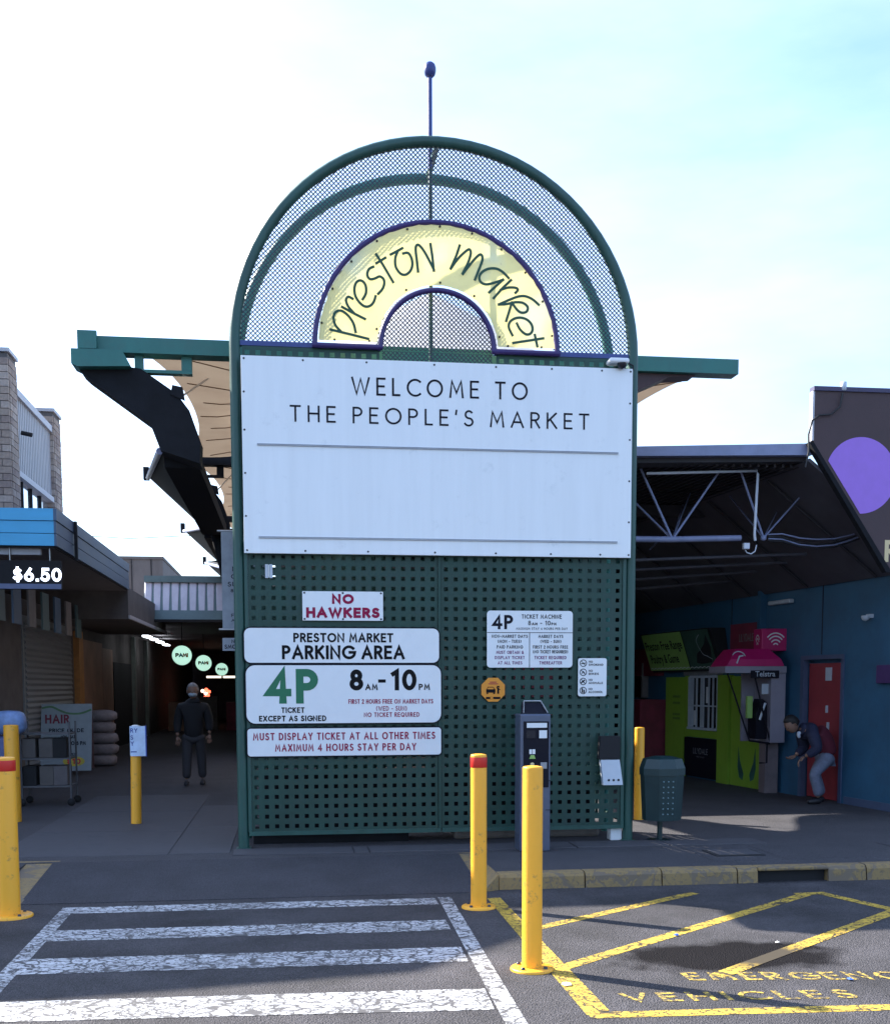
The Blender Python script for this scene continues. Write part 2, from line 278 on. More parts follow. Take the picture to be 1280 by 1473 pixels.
# ---------------------------------------------------------------- mesh helpers
class MB:
    def __init__(s): s.v = []; s.f = []; s.smooth = []
    def add(s, vs, fs, sm=False):
        o = len(s.v); s.v += [tuple(v) for v in vs]; s.f += [tuple(i+o for i in f) for f in fs]; s.smooth += [sm]*len(fs); return s
    def box(s, a, b):
        x0, y0, z0 = a; x1, y1, z1 = b
        if x0 > x1: x0, x1 = x1, x0
        if y0 > y1: y0, y1 = y1, y0
        if z0 > z1: z0, z1 = z1, z0
        return s.add([(x0,y0,z0),(x1,y0,z0),(x1,y1,z0),(x0,y1,z0),(x0,y0,z1),(x1,y0,z1),(x1,y1,z1),(x0,y1,z1)],
              [(0,3,2,1),(4,5,6,7),(0,1,5,4),(1,2,6,5),(2,3,7,6),(3,0,4,7)])
    def bbox(s, a, b, r=.01):            # box with chamfered vertical and top edges
        x0, y0, z0 = a; x1, y1, z1 = b
        p = [(x0+r,y0),(x1-r,y0),(x1,y0+r),(x1,y1-r),(x1-r,y1),(x0+r,y1),(x0,y1-r),(x0,y0+r)]
        q = [(x0+r+r*.3,y0+r),(x1-r*1.3,y0+r),(x1-r,y0+r*1.3),(x1-r,y1-r*1.3),(x1-r*1.3,y1-r),(x0+r*1.3,y1-r),(x0+r,y1-r*1.3),(x0+r,y0+r*1.3)]
        vs = [(*k, z0) for k in p]+[(*k, z1-r) for k in p]+[(*k, z1) for k in q]
        fs = [tuple(range(7,-1,-1)), tuple(range(16,24))]
        for L in (0, 8):
            for i in range(8): fs.append((L+i, L+(i+1)%8, L+8+(i+1)%8, L+8+i))
        return s.add(vs, fs)
    def prism(s, pts, off):               # planar polygon (3D points) pushed along a vector
        off = Vector(off); n = len(pts); vs = [Vector(p) for p in pts]
        a = Vector((0,0,0))
        for i in range(n): a += vs[i].cross(vs[(i+1)%n])
        vs2 = vs+[v+off for v in vs]
        fs = [tuple(range(n)), tuple(range(2*n-1, n-1, -1))]+[((i+1)%n, i, n+i, n+(i+1)%n) for i in range(n)]
        if a.dot(off) > 0: fs = [tuple(reversed(f)) for f in fs]
        return s.add(vs2, fs)
    def tube(s, pts, r, n=10, closed=False, caps=True):
        pts = [Vector(p) for p in pts]; rs = r if isinstance(r, (list, tuple)) else [r]*len(pts); rings = []
        up = None; N = len(pts); vs = []; fs = []
        for i in range(N):
            a = pts[(i-1) % N] if (closed or i > 0) else pts[i]; b = pts[(i+1) % N] if (closed or i < N-1) else pts[i]
            d = (b-a).normalized()
            if up is None: up = Vector((0,0,1)) if abs(d.z) < .9 else Vector((0,1,0))
            u = up-d*up.dot(d)
            if u.length < 1e-4: u = d.orthogonal()
            u.normalize(); w = d.cross(u); up = u
            for k in range(n):
                t = 2*math.pi*k/n; vs.append(pts[i]+(u*math.cos(t)+w*math.sin(t))*rs[i])
        M = N if closed else N-1
        for i in range(M):
            for k in range(n): fs.append((i*n+k, i*n+(k+1)%n, ((i+1)%N)*n+(k+1)%n, ((i+1)%N)*n+k))
        s.add(vs, fs, True)
        if caps and not closed: s.add(vs[:n], [tuple(range(n-1,-1,-1))]); s.add(vs[-n:], [tuple(range(n))])
        return s
    def lathe(s, prof, c=(0,0,0), n=24, axis='z'):
        vs = []; fs = []; c = Vector(c)
        for r, h in prof:
            for k in range(n):
                t = 2*math.pi*k/n; x, y = r*math.cos(t), r*math.sin(t)
                vs.append(c+(Vector((x,y,h)) if axis == 'z' else Vector((x,-h,y))))
        for i in range(len(prof)-1):
            for k in range(n): fs.append((i*n+k, i*n+(k+1)%n, (i+1)*n+(k+1)%n, (i+1)*n+k))
        s.add(vs, fs, True)
        return s
    def poly(s, pts): return s.add(pts, [tuple(range(len(pts)))])
    def build(s, name, mat, parent=None):
        me = bpy.data.meshes.new(name); me.from_pydata(s.v, [], s.f); me.polygons.foreach_set('use_smooth', s.smooth)
        if mat: me.materials.append(mat)
        me.validate(); me.update()
        o = bpy.data.objects.new(name, me); col.objects.link(o)
        if parent: o.parent = parent
        return o
def root(name, label, cat, loc=(0,0,0), rz=0., group=None):
    o = bpy.data.objects.new(name, None); col.objects.link(o); o.location = loc; o.rotation_euler = (0,0,rz)
    o.empty_display_size = .2; o['label'] = label; o['category'] = cat
    if group: o['group'] = group
    return o
def tag(o, label, cat, group=None):
    o['label'] = label; o['category'] = cat
    if group: o['group'] = group
    return o
def struct(o): o['kind'] = 'structure'; return o
def stuff(o): o['kind'] = 'stuff'; return o
def copy_tree(o, parent=None):
    c = o.copy(); col.objects.link(c); c.parent = parent
    for ch in [k for k in bpy.data.objects if k.parent == o]: copy_tree(ch, c)
    return c
def bevel(o, w=.004, seg=2):
    md = o.modifiers.new('edge', 'BEVEL'); md.width = w; md.segments = seg; md.limit_method = 'ANGLE'; md.angle_limit = R(40); return o

# ---------------------------------------------------------------- stroke lettering
def arc(cx, cy, rx, ry, a0, a1, n=10): return [(cx+rx*math.cos(R(a0+(a1-a0)*i/n)), cy+ry*math.sin(R(a0+(a1-a0)*i/n))) for i in range(n+1)]
G = {
 'A': (.74, [[(0,0),(.37,1),(.74,0)],[(.13,.33),(.61,.33)]]),
 'B': (.52, [[(0,0),(0,1),(.26,1)]+arc(.26,.76,.22,.24,90,-90)+[(0,.52)],[(0,.52),(.26,.52)]+arc(.26,.26,.26,.26,90,-90)+[(0,0)]]),
 'C': (.74, [arc(.48,.5,.48,.5,50,310,20)]),
 'D': (.66, [[(0,0),(0,1),(.2,1)]+arc(.2,.5,.46,.5,90,-90,14)+[(0,0)]]),
 'E': (.46, [[(.46,1),(0,1),(0,0),(.46,0)],[(0,.52),(.4,.52)]]),
 'F': (.44, [[(.44,1),(0,1),(0,0)],[(0,.5),(.38,.5)]]),
 'G': (.84, [arc(.5,.5,.5,.5,45,360,22)+[(.58,.5)]]),
 'H': (.62, [[(0,0),(0,1)],[(.62,0),(.62,1)],[(0,.52),(.62,.52)]]),
 'I': (.0, [[(0,0),(0,1)]]),
 'J': (.34, [[(.34,1),(.34,.2)]+arc(.15,.2,.19,.2,0,-150,8)]),
 'K': (.58, [[(0,0),(0,1)],[(.54,1),(.02,.45)],[(.17,.6),(.58,0)]]),
 'L': (.4, [[(0,1),(0,0),(.4,0)]]),
 'M': (.8, [[(0,0),(.1,1),(.4,.25),(.7,1),(.8,0)]]),
 'N': (.66, [[(0,0),(0,1),(.66,0),(.66,1)]]),
 'O': (.92, [arc(.46,.5,.46,.5,90,450,28)]),
 'P': (.5, [[(0,0),(0,1),(.24,1)]+arc(.24,.74,.26,.26,90,-90)+[(0,.48)]]),
 'Q': (.92, [arc(.46,.5,.46,.5,90,450,28),[(.55,.25),(.85,0)]]),
 'R': (.52, [[(0,0),(0,1),(.24,1)]+arc(.24,.75,.25,.25,90,-90)+[(0,.5)],[(.24,.5),(.52,0)]]),
 'S': (.5, [arc(.26,.755,.22,.245,40,270,12)[:-1]+arc(.24,.255,.26,.255,90,-150,12)]),
 'T': (.56, [[(0,1),(.56,1)],[(.28,1),(.28,0)]]),
 'U': (.6, [[(0,1),(0,.3)]+arc(.3,.3,.3,.3,180,360)+[(.6,1)]]),
 'V': (.7, [[(0,1),(.35,0),(.7,1)]]),
 'W': (1.05, [[(0,1),(.27,0),(.525,.95),(.78,0),(1.05,1)]]),
 'X': (.62, [[(0,0),(.62,1)],[(0,1),(.62,0)]]),
 'Y': (.62, [[(0,1),(.31,.46),(.62,1)],[(.31,.46),(.31,0)]]),
 'Z': (.58, [[(0,1),(.58,1),(0,0),(.58,0)]]),
 '0': (.56, [arc(.28,.5,.28,.5,90,450,24)]),
 '1': (.2, [[(0,.86),(.2,1),(.2,0)]]),
 '2': (.5, [arc(.25,.73,.25,.27,170,-35,10)+[(0,0),(.52,0)]]),
 '3': (.5, [arc(.24,.75,.23,.25,150,-90,10),arc(.24,.25,.26,.25,90,-150,10)]),
 '4': (.62, [[(.46,0),(.46,1),(0,.27),(.62,.27)]]),
 '5': (.5, [[(.46,1),(.1,1),(.05,.55)]+arc(.23,.32,.27,.32,120,-150,12)]),
 '6': (.54, [arc(.27,.3,.27,.3,90,450,18),[(.38,1),(.03,.42)]]),
 '7': (.5, [[(0,1),(.5,1),(.15,0)]]),
 '8': (.54, [arc(.27,.76,.22,.24,-90,270,16),arc(.27,.26,.27,.26,90,450,18)]),
 '9': (.54, [arc(.27,.7,.27,.3,-90,270,18),[(.16,0),(.51,.58)]]),
 '-': (.3, [[(0,.42),(.3,.42)]]), '.': (.02, [[(0,0),(.02,0)]]), "'": (.03, [[(.03,1),(0,.76)]]), '!': (.0, [[(0,1),(0,.35)],[(0,.06),(0,0)]]),
 '(': (.2, [arc(.4,.48,.4,.62,130,230,8)]), ')': (.2, [arc(-.2,.48,.4,.62,50,-50,8)]),
 '&': (.66, [[(.66,0),(.12,.7)]+arc(.29,.8,.18,.2,200,-30,10)+[(.05,.35)]+arc(.26,.22,.25,.22,150,320,8)+[(.6,.4)]]),
 '$': (.5, [arc(.26,.73,.22,.2,40,270,12)[:-1]+arc(.24,.31,.26,.22,90,-150,12),[(.25,1.1),(.25,-.08)]]),
}
def ribbon(mb, pts, w, tf, k, cap=True):
    P = [Vector(p) for p in pts]; Q = [P[0]]
    for p in P[1:]:
        if (p-Q[-1]).length > 1e-5: Q.append(p)
    P = Q
    if len(P) < 2: return
    closed = (P[0]-P[-1]).length < w*.3 and len(P) > 8
    if closed: P[-1] = P[0].copy()
    elif cap:
        P[0] = P[0]+(P[0]-P[1]).normalized()*w*.5; P[-1] = P[-1]+(P[-1]-P[-2]).normalized()*w*.5
    vs = []; N = len(P)
    for i in range(N):
        if closed and i in (0, N-1): a = (P[1]-P[0]).normalized(); b = (P[-1]-P[-2]).normalized()
        else:
            a = (P[min(i+1, N-1)]-P[min(i, N-2)]).normalized(); b = (P[max(i, 1)]-P[max(i-1, 0)]).normalized()
        t = a+b
        if t.length < .05: t = a
        t.normalize(); nn = Vector((-t.y, t.x)); cs = max(.5, abs(nn.dot(Vector((-a.y, a.x)))))
        kk = k+.9*i/max(1, N-1); vs += [tf(P[i]+nn*w*.5/cs, kk), tf(P[i]-nn*w*.5/cs, kk)]
    mb.add(vs, [(2*i, 2*i+1, 2*i+3, 2*i+2) for i in range(N-1)])
def letters(s, x0, x1, z, cap, wt, tf, track, mat, parent):   # each letter a part of its own
    textline(None, s, x0, x1, z, cap, wt, tf, track, (mat, parent))
def textline(mb, s, x0, x1, z, cap, wt, tf, track=.32, each=None):
    """s fitted between x0 and x1, baseline z; wt is stroke weight / cap height; lower-case letters give small caps"""
    adv = 0; items = []
    for ch in s:
        if ch == ' ': adv += .42+track*.5; continue
        sc_ = .62 if (ch.islower()) else 1.
        w_, st = G[ch.upper()]
        items.append((adv, sc_, w_, st)); adv += (w_+wt)*sc_+track*(.6+.4*sc_)
    last = items[-1]; tot = last[0]+(last[2]+wt)*last[1]
    kx = (x1-x0)/tot; w = wt*cap
    for j, (a, sc_, w_, st) in enumerate(items):
        hgt = cap*sc_
        if each: mb = MB()
        for q, line in enumerate(st):
            pts = [(x0+(a+wt*sc_*.5+p[0]*sc_)*kx, z+w*.5+p[1]*(hgt-w)) for p in line]
            ribbon(mb, pts, w*(1 if sc_ == 1 else .9), tf, (j*2+q) % 6)
        if each: mb.build('letter', each[0], each[1])
def face(y, origin=(0,0)):
    return lambda p, k: (p[0]+origin[0], y-.0015-.0003*k, p[1]+origin[1])
def wallface(y): # for local frames whose +Y faces the viewer and whose +X runs away to the viewer's left
    return lambda p, k: (-p[0], y+.0015+.0003*k, p[1])

def rrect(x0, x1, z0, z1, r, n=6):
    pts = []
    for cx, cz, a in ((x1-r, z1-r, 0), (x0+r, z1-r, 90), (x0+r, z0+r, 180), (x1-r, z0+r, 270)):
        for i in range(n+1): pts.append((cx+r*math.cos(R(a+90*i/n)), cz+r*math.sin(R(a+90*i/n))))
    return pts

# ================================================================ GROUND
ZR = -.13
mb = MB(); mb.poly([(-300,-300,ZR),(300,-300,ZR),(300,400,ZR),(-300,400,ZR)])
struct(mb.build('road', M_road))
mb = MB()
mb.box((.2,-1.72,ZR+.004),(40,60,0))              # footpath to the right
fp = struct(mb.build('footpath', M_path))
mb = MB(); mb.box((-40,-.6,ZR+.004),(.196,60,-.0005))
struct(mb.build('forecourt', M_path))
mb = MB()
mb.add([(-3.67,-.596,-.001),(.05,-.596,-.001),(.05,-1.95,ZR+.005),(-3.67,-1.95,ZR+.005),(-3.62,-.596,-.2),(.05,-.596,-.2),(.05,-1.95,-.2),(-3.62,-1.95,-.2)],
       [(3,2,1,0),(0,1,5,4),(1,2,6,5),(2,3,7,6),(3,0,4,7)])
struct(mb.build('kerb_ramp', M_ramp))
mb = MB(); mb.box((-40,-1.72,ZR+.004),(-3.9,-.604,-.001)); struct(mb.build('footpath', M_path))
# slabs
slabroot = struct(bpy.data.objects.new('paved_strip', None)); col.objects.link(slabroot)
def slab(x0, x1, y0, y1, h=.012, mt=M_slab):
    g = .006
    return bevel(MB().box((x0+g,y0+g,-.03),(x1-g,y1-g,h+random.uniform(-.002,.002))).build('paving_slab', mt, slabroot), .006, 1)
for x in (-3.0,-1.15,-.75,.1,1.0,1.85,2.6,3.4): pass
xs = [-2.08,-.93,-.78,.35,1.25,2.2,3.2]
for a, b in zip(xs, xs[1:]): slab(a, b, -.42, -.03)
for (a, b, c, d_) in ((-4.3,-2.68,-.25,1.6),(-2.68,-2.1,-.25,1.9),(-4.3,-2.68,1.6,3.6),(-2.68,-2.1,1.9,4.2),(-4.3,-2.68,3.6,5.8)): slab(a, b, c, d_, .006)
for (a, b, c, d_) in ((2.25,2.95,-1.45,-.5),(2.95,4.3,-1.45,-.5),(4.3,5.9,-1.45,-.5)): slab(a, b, c, d_, .005, M_path)
cv = root('service_cover', 'square metal service cover in the footpath right of the bin', 'service cover', (2.62,-.98,0))
bevel(MB().box((-.24,-.2,.001),(.24,.2,.012)).build('cover_frame', M_joint, cv), .004, 1); bevel(MB().box((-.21,-.17,.0125),(.21,.17,.017)).build('cover_plate', M_slab, cv), .003, 1)
# kerb
kr = struct(bpy.data.objects.new('kerb', None)); col.objects.link(kr)
def kstone(x0, x1, dz=0, y=-1.86):
    mb = MB(); g = .006; r = .03
    prof = [(y,ZR-.02),(y+.012,-.03),(y+.03,-.004),(y+.055,.004+dz),(y+.16,.004+dz),(y+.16,ZR-.02)]
    mb.prism([(x0+g,p,q) for p, q in prof], (x1-x0-2*g,0,0)); return mb.build('kerb_stone', M_kerb, kr)
for a, b, dz in ((.2,.95,0),(.95,1.63,.001),(1.63,2.31,.002),(2.31,2.5,0),(3.14,3.5,0),(3.5,4.4,.002),(4.4,5.4,0),(5.4,6.6,0),(-4.8,-3.95,0),(-6,-4.8,0)): kstone(a, b, dz)
mb = MB(); mb.box((2.5,-1.86,-.028),(3.14,-1.70,.006)); bevel(mb.build('drain_lintel', M_kerb, kr), .012)
MB().box((2.5,-1.78,ZR-.02),(3.14,-1.70,-.03)).build('drain_dark_fill', M_dark, kr)  # near-black block paints the shade inside the drain
# ramp wings
mb = MB(); mb.add([(.05,-1.95,ZR),(.2,-1.86,ZR),(.2,-.55,ZR),(-.02,-.55,ZR),(.2,-1.86,.003),(.2,-.55,.003),(.03,-.55,.0)],[(0,1,4),(0,4,5,6),(1,2,5,4),(2,3,6,5),(3,0,6)]); mb.build('kerb_wing', M_kerb, kr)
mb = MB(); mb.add([(-3.66,-1.98,ZR+.003),(-3.93,-1.7,ZR),(-4.0,-.5,ZR),(-3.66,-.52,ZR),(-3.93,-1.7,-.02),(-4.0,-.5,.004),(-3.62,-.5,.002)],[(0,4,1),(0,6,5,4),(1,4,5,2),(2,5,6,3),(3,6,0)]); mb.build('kerb_wing', M_kerb, kr)

# road markings
def marking(polys, mt, name, z=ZR+.0015, ov=0):
    mb = MB()
    for i, p in enumerate(polys):
        a = sum(p[k][0]*p[(k+1)%len(p)][1]-p[(k+1)%len(p)][0]*p[k][1] for k in range(len(p)))
        q = p if a > 0 else p[::-1]
        mb.poly([(x, y, z+.0002*i) for x, y in q])
    return struct(mb.build(name, mt))
def bar(a, b, w):
    a = Vector(a); b = Vector(b); d = (b-a).normalized(); n_ = Vector((-d.y, d.x))*w/2
    return [tuple(a+n_), tuple(b+n_), tuple(b-n_), tuple(a-n_)]
marking([[(-3.3,-2.12),(-3.2,-2.12),(-3.15,-6.6),(-3.27,-6.6)], [(-.35,-2.12),(-.245,-2.12),(-.375,-6.6),(-.49,-6.6)],
   [(-3.2,-2.12),(-.38,-2.14),(-.38,-2.41),(-3.2,-2.37)], [(-3.2,-2.98),(-.41,-3.02),(-.42,-3.38),(-3.2,-3.33)],
   [(-3.2,-3.84),(-.43,-3.9),(-.44,-4.3),(-3.2,-4.24)], [(-3.2,-4.84),(-.45,-4.95),(-.47,-5.38),(-3.18,-5.23)], [(-3.2,-5.9),(-.5,-6.0),(-.5,-6.4),(-3.2,-6.3)]],
   M_white_line, 'white_crossing_marking')
marking([[(.04,-2.22),(.15,-2.2),(.13,-5.48),(-.01,-5.55)], [(.0,-5.5),(4.2,-5.72),(4.2,-5.83),(.0,-5.61)], bar((.12,-3.45),(1.78,-2.24),.1), bar((.08,-4.56),(2.66,-2.44),.105),
   bar((2.58,-2.42),(2.86,-2.4),.09), bar((2.8,-2.38),(3.08,-3.3),.1), bar((.98,-4.86),(3.02,-3.2),.11)], M_yellow_line, 'yellow_bay_marking', ZR+.0015)
mb = MB()
def gtf(o, dx, z):
    return lambda p, k: (o[0]+p[0], o[1]+p[1]+dx*p[0], z+.0001*k)
M_ylet = cracked_paint('yellow_stencil_paint', (.62, .43, .06), (.04, .036, .038), .006, 5, .455)
textline(mb, 'EMERGENCY', 0, 1.42, 0, .19, .17, gtf((.77,-4.95), -.13, ZR+.0022), .34)
textline(mb, 'VEHICLES', 0, 1.3, 0, .18, .17, gtf((.27,-5.34), -.085, ZR+.0022), .34)
mb.f = [tuple(f) for f in mb.f]
struct(mb.build('painted_words_marking', M_ylet))

lit = [((815,1418),'crumpled pale paper scrap beside the dark patch on the bay','paper scrap',(.6,.58,.55),.035),((1222,1411),'tiny blue bottle cap on the asphalt bay','bottle cap',(.05,.15,.6),.02),((1118,1358),'small white paper fleck on the asphalt near the dark patch','paper scrap',(.6,.6,.58),.015),((973,1347),'thin pale wrapper piece lying on the sunlit bay','wrapper',(.65,.6,.5),.02)]
for (q, lb, ct, c_, sz) in lit:
    g_ = ground(*q, ZR); mb = MB(); P_ = [(g_.x+sz*random.uniform(.7,1.4)*math.cos(a_), g_.y+sz*random.uniform(.7,1.3)*math.sin(a_), ZR+.006+random.uniform(0,.008)) for a_ in (0,1,2,3.1,4.2,5.3)]
    mb.add(P_+[(g_.x,g_.y,ZR+.02)], [(i,(i+1)%6,6) for i in range(6)]); tag(mb.build(ct.replace(' ','_'), pm('litter_'+str(sz), c_, .7)), lb, ct)

# ================================================================ MARKET SIGN TOWER
T = root('sign_tower', 'tall green arch-topped sign frame with perforated panels, lattice and ball finial', 'sign tower')
CXA, CZA, RA = -.045, 4.81, 1.94
def archpath(cx, cz, r, yy, zb=0., n=40):
    return [(cx-r, yy, zb), (cx-r, yy, 2.4)] + [(cx+r*math.cos(R(180-180*i/n)), yy, cz+r*math.sin(R(180-180*i/n))) for i in range(n+1)] + [(cx+r, yy, 2.4), (cx+r, yy, zb)]
for yy in (0., .81):
    MB().tube(archpath(CXA, CZA, RA, yy+.055), .053, 12).build('arch_tube', M_green if yy < .5 else M_greenbeam, T)
for sx in (-1, 1):
    for zz in (.2, 1.5, 2.86, 4.75): MB().tube([(CXA+sx*RA, .08, zz), (CXA+sx*RA, .84, zz)], .03, 8).build('side_strut', M_green, T)
    MB().box((CXA+sx*RA-.07, -.02, 0), (CXA+sx*RA+.07, .13, .012)).build('foot_plate', M_green, T)
for ang in (90,):
    x, z = CXA+RA*math.cos(R(ang)), CZA+RA*math.sin(R(ang)); MB().tube([(x, .06, z), (x, .86, z)], .03, 8).build('top_strut', M_green, T)
FT = at(611, 100, .4).z
MB().tube([(CXA-.03, .4, CZA+RA-.1), (CXA-.03, .4, FT-.05)], .022, 10).build('finial_pole', M_navy, T)
MB().lathe([(.001,.075),(.03,.07),(.05,.052),(.06,.02),(.06,-.01),(.05,-.045),(.03,-.065),(.001,-.07)], (CXA-.03,.4,FT), 20).build('finial_ball', M_navy, T)
MB().tube([(CXA-.03, .4, 4.7), (CXA-.03, .4, CZA+RA-.08)], .02, 10).build('centre_pole', M_green, T)
MB().box((CXA-RA+.05, .03, 4.8), (-.6, .09, 4.845)).build('cross_rail', M_navy, T)
MB().box((.5, .03, 4.8), (CXA+RA-.05, .09, 4.845)).build('cross_rail', M_navy, T)
MB().box((CXA-RA+.05, .84, 4.62), (CXA+RA-.05, .9, 4.82)).build('rear_rail', M_green, T)
def perf(x0, z0, nx, nz, px_, pz, hole, y, name='perforated_panel', th=.006, parent=T):
    mb = MB(); vs = []; fs = []; idx = {}
    def V(x, yy, z):
        k = (round(x, 5), round(yy, 5), round(z, 5))
        if k not in idx: idx[k] = len(vs); vs.append(k)
        return idx[k]
    for i in range(nx):
        for j in range(nz):
            cx, cz = x0+(i+.5)*px_, z0+(j+.5)*pz; hx = px_/2; hz = pz/2; h = hole/2
            for yy, fl in ((y, 0), (y+th, 1)):
                o = [V(cx-hx,yy,cz-hz),V(cx+hx,yy,cz-hz),V(cx+hx,yy,cz+hz),V(cx-hx,yy,cz+hz)]; q = [V(cx-h,yy,cz-h),V(cx+h,yy,cz-h),V(cx+h,yy,cz+h),V(cx-h,yy,cz+h)]
                for k in range(4):
                    f = (o[k], o[(k+1)%4], q[(k+1)%4], q[k]); fs.append(f if not fl else f[::-1])
            a = [V(cx-h,y,cz-h),V(cx+h,y,cz-h),V(cx+h,y,cz+h),V(cx-h,y,cz+h)]; b = [V(cx-h,y+th,cz-h),V(cx+h,y+th,cz-h),V(cx+h,y+th,cz+h),V(cx-h,y+th,cz+h)]
            for k in range(4): fs.append((a[k], a[(k+1)%4], b[(k+1)%4], b[k]))
    mb.add(vs, fs); return mb.build(name, M_greenperf, parent)
PZ = .0965
perf(-1.9, .17, 19, 29, .0965, PZ, .04, .02)
perf(-.03, .17, 19, 29, .0965, PZ, .04, .02)
perf(-1.9, .18, 19, 29, .0965, PZ, .04, .862)
perf(-.03, .18, 19, 29, .0965, PZ, .04, .862)
perf(-1.92, 4.68, 13, 1, .1, .115, .045, .03); perf(.52, 4.68, 13, 1, .1, .115, .045, .03)
for (a, b) in ((-1.93, -.04), (-.03, 1.84)):
    MB().box((a, .005, .13), (b, .045, .17)).build('bottom_rail', M_green, T)
MB().box((-.062, .006, .17), (-.034, .04, 2.97)).build('centre_mullion', M_greenperf, T)
MB().box((-1.935, .008, .17), (-1.902, .04, 2.97)).build('edge_strip', M_green, T)
MB().box((1.806, .008, .17), (1.84, .04, 2.97)).build('edge_strip', M_green, T)
MB().box((-1.9, .35, 0), (-.33, .75, .13)).build('plinth', M_darksteel, T)
bevel(MB().box((.15, .4, 0), (1.7, .8, .11)).build('plinth', M_concrete, T), .03)
bevel(MB().box((1.72, .06, 0), (1.84, .2, .128)).build('white_footing', M_sign, T), .01)
MB().box((-1.9,.885,2.86),(1.82,.905,4.6)).build('rear_blanking_board', M_darksteel, T)  # added dark board, blocks bright sky dots in the perforations
MB().box((-1.8,.4,.14),(1.6,.7,.72)).build('dark_backing_box', M_darksteel, T)  # added dark box, hides bright ground seen through the panels
# lattice
mb = MB(); y0 = .052; cx, cz, rr = CXA, CZA, RA-.03
p = .0305; th_ = .0043
n_ = int(2*2.2/p)
for sgn in (1, -1):
    d = Vector((math.cos(R(45)), 0, sgn*math.sin(R(45)))); nn = Vector((-d.z, 0, d.x))
    for i in range(-n_, n_):
        o = Vector((cx, y0+(.004 if sgn > 0 else -.002), cz))+nn*(i*p)
        if abs(i*p) > rr: continue
        # clip to circle and z > cz-.12
        hh = math.sqrt(rr*rr-(i*p)**2); t0, t1 = -hh, hh
        tz = (cz-(.0)-o.z)/d.z
        if d.z > 0: t0 = max(t0, tz)
        else: t1 = min(t1, tz)
        segs = [(t0, t1)]
        # remove the stretch hidden behind the banner ring
        def ts(r_):
            c0 = Vector((o.x-(-.06), 0, o.z-4.815)); bq = c0.dot(d); cq = c0.dot(c0)-r_*r_; dd = bq*bq-cq
            return None if dd <= 0 else (-bq-math.sqrt(dd), -bq+math.sqrt(dd))
        ko, ki = ts(1.15), ts(.59)
        if ko:
            segs = [(t0, min(t1, ko[0])), (max(t0, ko[1]), t1)]
            if ki: segs.append((max(t0, ki[0]), min(t1, ki[1])))
        for (ta, tb) in segs:
            if tb-ta < .01: continue
            A = o+d*ta; B = o+d*tb; w = nn*th_; q = Vector((0, th_*.8, 0))
            mb.add([A-w-q, A+w-q, A+w+q, A-w+q, B-w-q, B+w-q, B+w+q, B-w+q], [(0,1,2,3),(7,6,5,4),(0,4,5,1),(1,5,6,2),(2,6,7,3),(3,7,4,0)])
# small apron of mesh inside the little arch, below the rail
for sgn in (1, -1):
    d = Vector((math.cos(R(45)), 0, sgn*math.sin(R(45)))); nn = Vector((-d.z, 0, d.x))
    for i in range(-30, 31):
        o = Vector((-.056, y0+(.005 if sgn > 0 else -.001), 4.74))+nn*(i*p)
        ta, tb = -9, 9
        for (c_, dd, lo, hi) in ((o.x, d.x, -.59, .48), (o.z, d.z, 4.685, 4.80)):
            a, b = (lo-c_)/dd, (hi-c_)/dd
            if a > b: a, b = b, a
            ta = max(ta, a); tb = min(tb, b)
        if tb-ta > .01:
            A = o+d*ta; B = o+d*tb; w = nn*th_; q = Vector((0, th_*.8, 0))
            mb.add([A-w-q, A+w-q, A+w+q, A-w+q, B-w-q, B+w-q, B+w+q, B-w+q], [(0,1,2,3),(7,6,5,4),(0,4,5,1),(1,5,6,2),(2,6,7,3),(3,7,4,0)])
stuff(mb.build('lattice_mesh', M_wire, T))

# banner sign
BX, BZ = -.06, 4.815
B = root('arch_name_sign', 'cream half-ring banner with green handwritten market name in a purple tube arch', 'sign', (0,0,0))
def ring(r, a0, a1, n, y): return [(BX+r*math.cos(R(a0+(a1-a0)*i/n)), y, BZ+r*math.sin(R(a0+(a1-a0)*i/n))) for i in range(n+1)]
MB().tube(ring(1.175, 0, 180, 48, -.005), .026, 10).build('outer_tube', M_purple, B)
MB().tube(ring(.55, 0, 180, 32, -.005), .026, 10).build('inner_tube', M_purple, B)
MB().tube([(BX-1.2,-.005,BZ), (BX-.53,-.005,BZ)], .026, 10).build('base_tube', M_purple, B)
MB().tube([(BX+.53,-.005,BZ), (BX+1.2,-.005,BZ)], .026, 10).build('base_tube', M_purple, B)
mb = MB(); vs = []; fs = []; NA, NR = 60, 8
for i in range(NA+1):
    a = 180*i/NA
    wob = .006*math.sin(a*.9)+.004*math.sin(a*.37+2)
    for j in range(NR+1):
        r_ = .585+wob*.4+(1.142-.585+wob*.3)*j/NR; e = math.sin(math.pi*j/NR)
        yy = -.036+.007*math.sin(R(a*9)+j*.6)*e+.004*math.sin(R(a*23)-j)*e
        zz = BZ+r_*math.sin(R(a)); xx = BX+r_*math.cos(R(a))
        vs.append((xx, yy, max(zz, BZ+.038)))
for i in range(NA):
    for j in range(NR): fs.append((i*(NR+1)+j, i*(NR+1)+j+1, (i+1)*(NR+1)+j+1, (i+1)*(NR+1)+j))
mb.add(vs, fs, True); bn = mb.build('vinyl_banner', M_banner, B)
mb = MB()
for a in [8, 25, 41, 57, 73, 89, 105, 121, 137, 153, 170]: mb.lathe([(.001,.012),(.010,.01),(.011,0)], (BX+1.125*math.cos(R(a)), -.04, BZ+1.125*math.sin(R(a))), 8, 'y')
for a in [12, 55, 88, 120, 165]: mb.lathe([(.001,.012),(.010,.01),(.011,0)], (BX+.61*math.cos(R(a)), -.04, BZ+.61*math.sin(R(a))), 8, 'y')
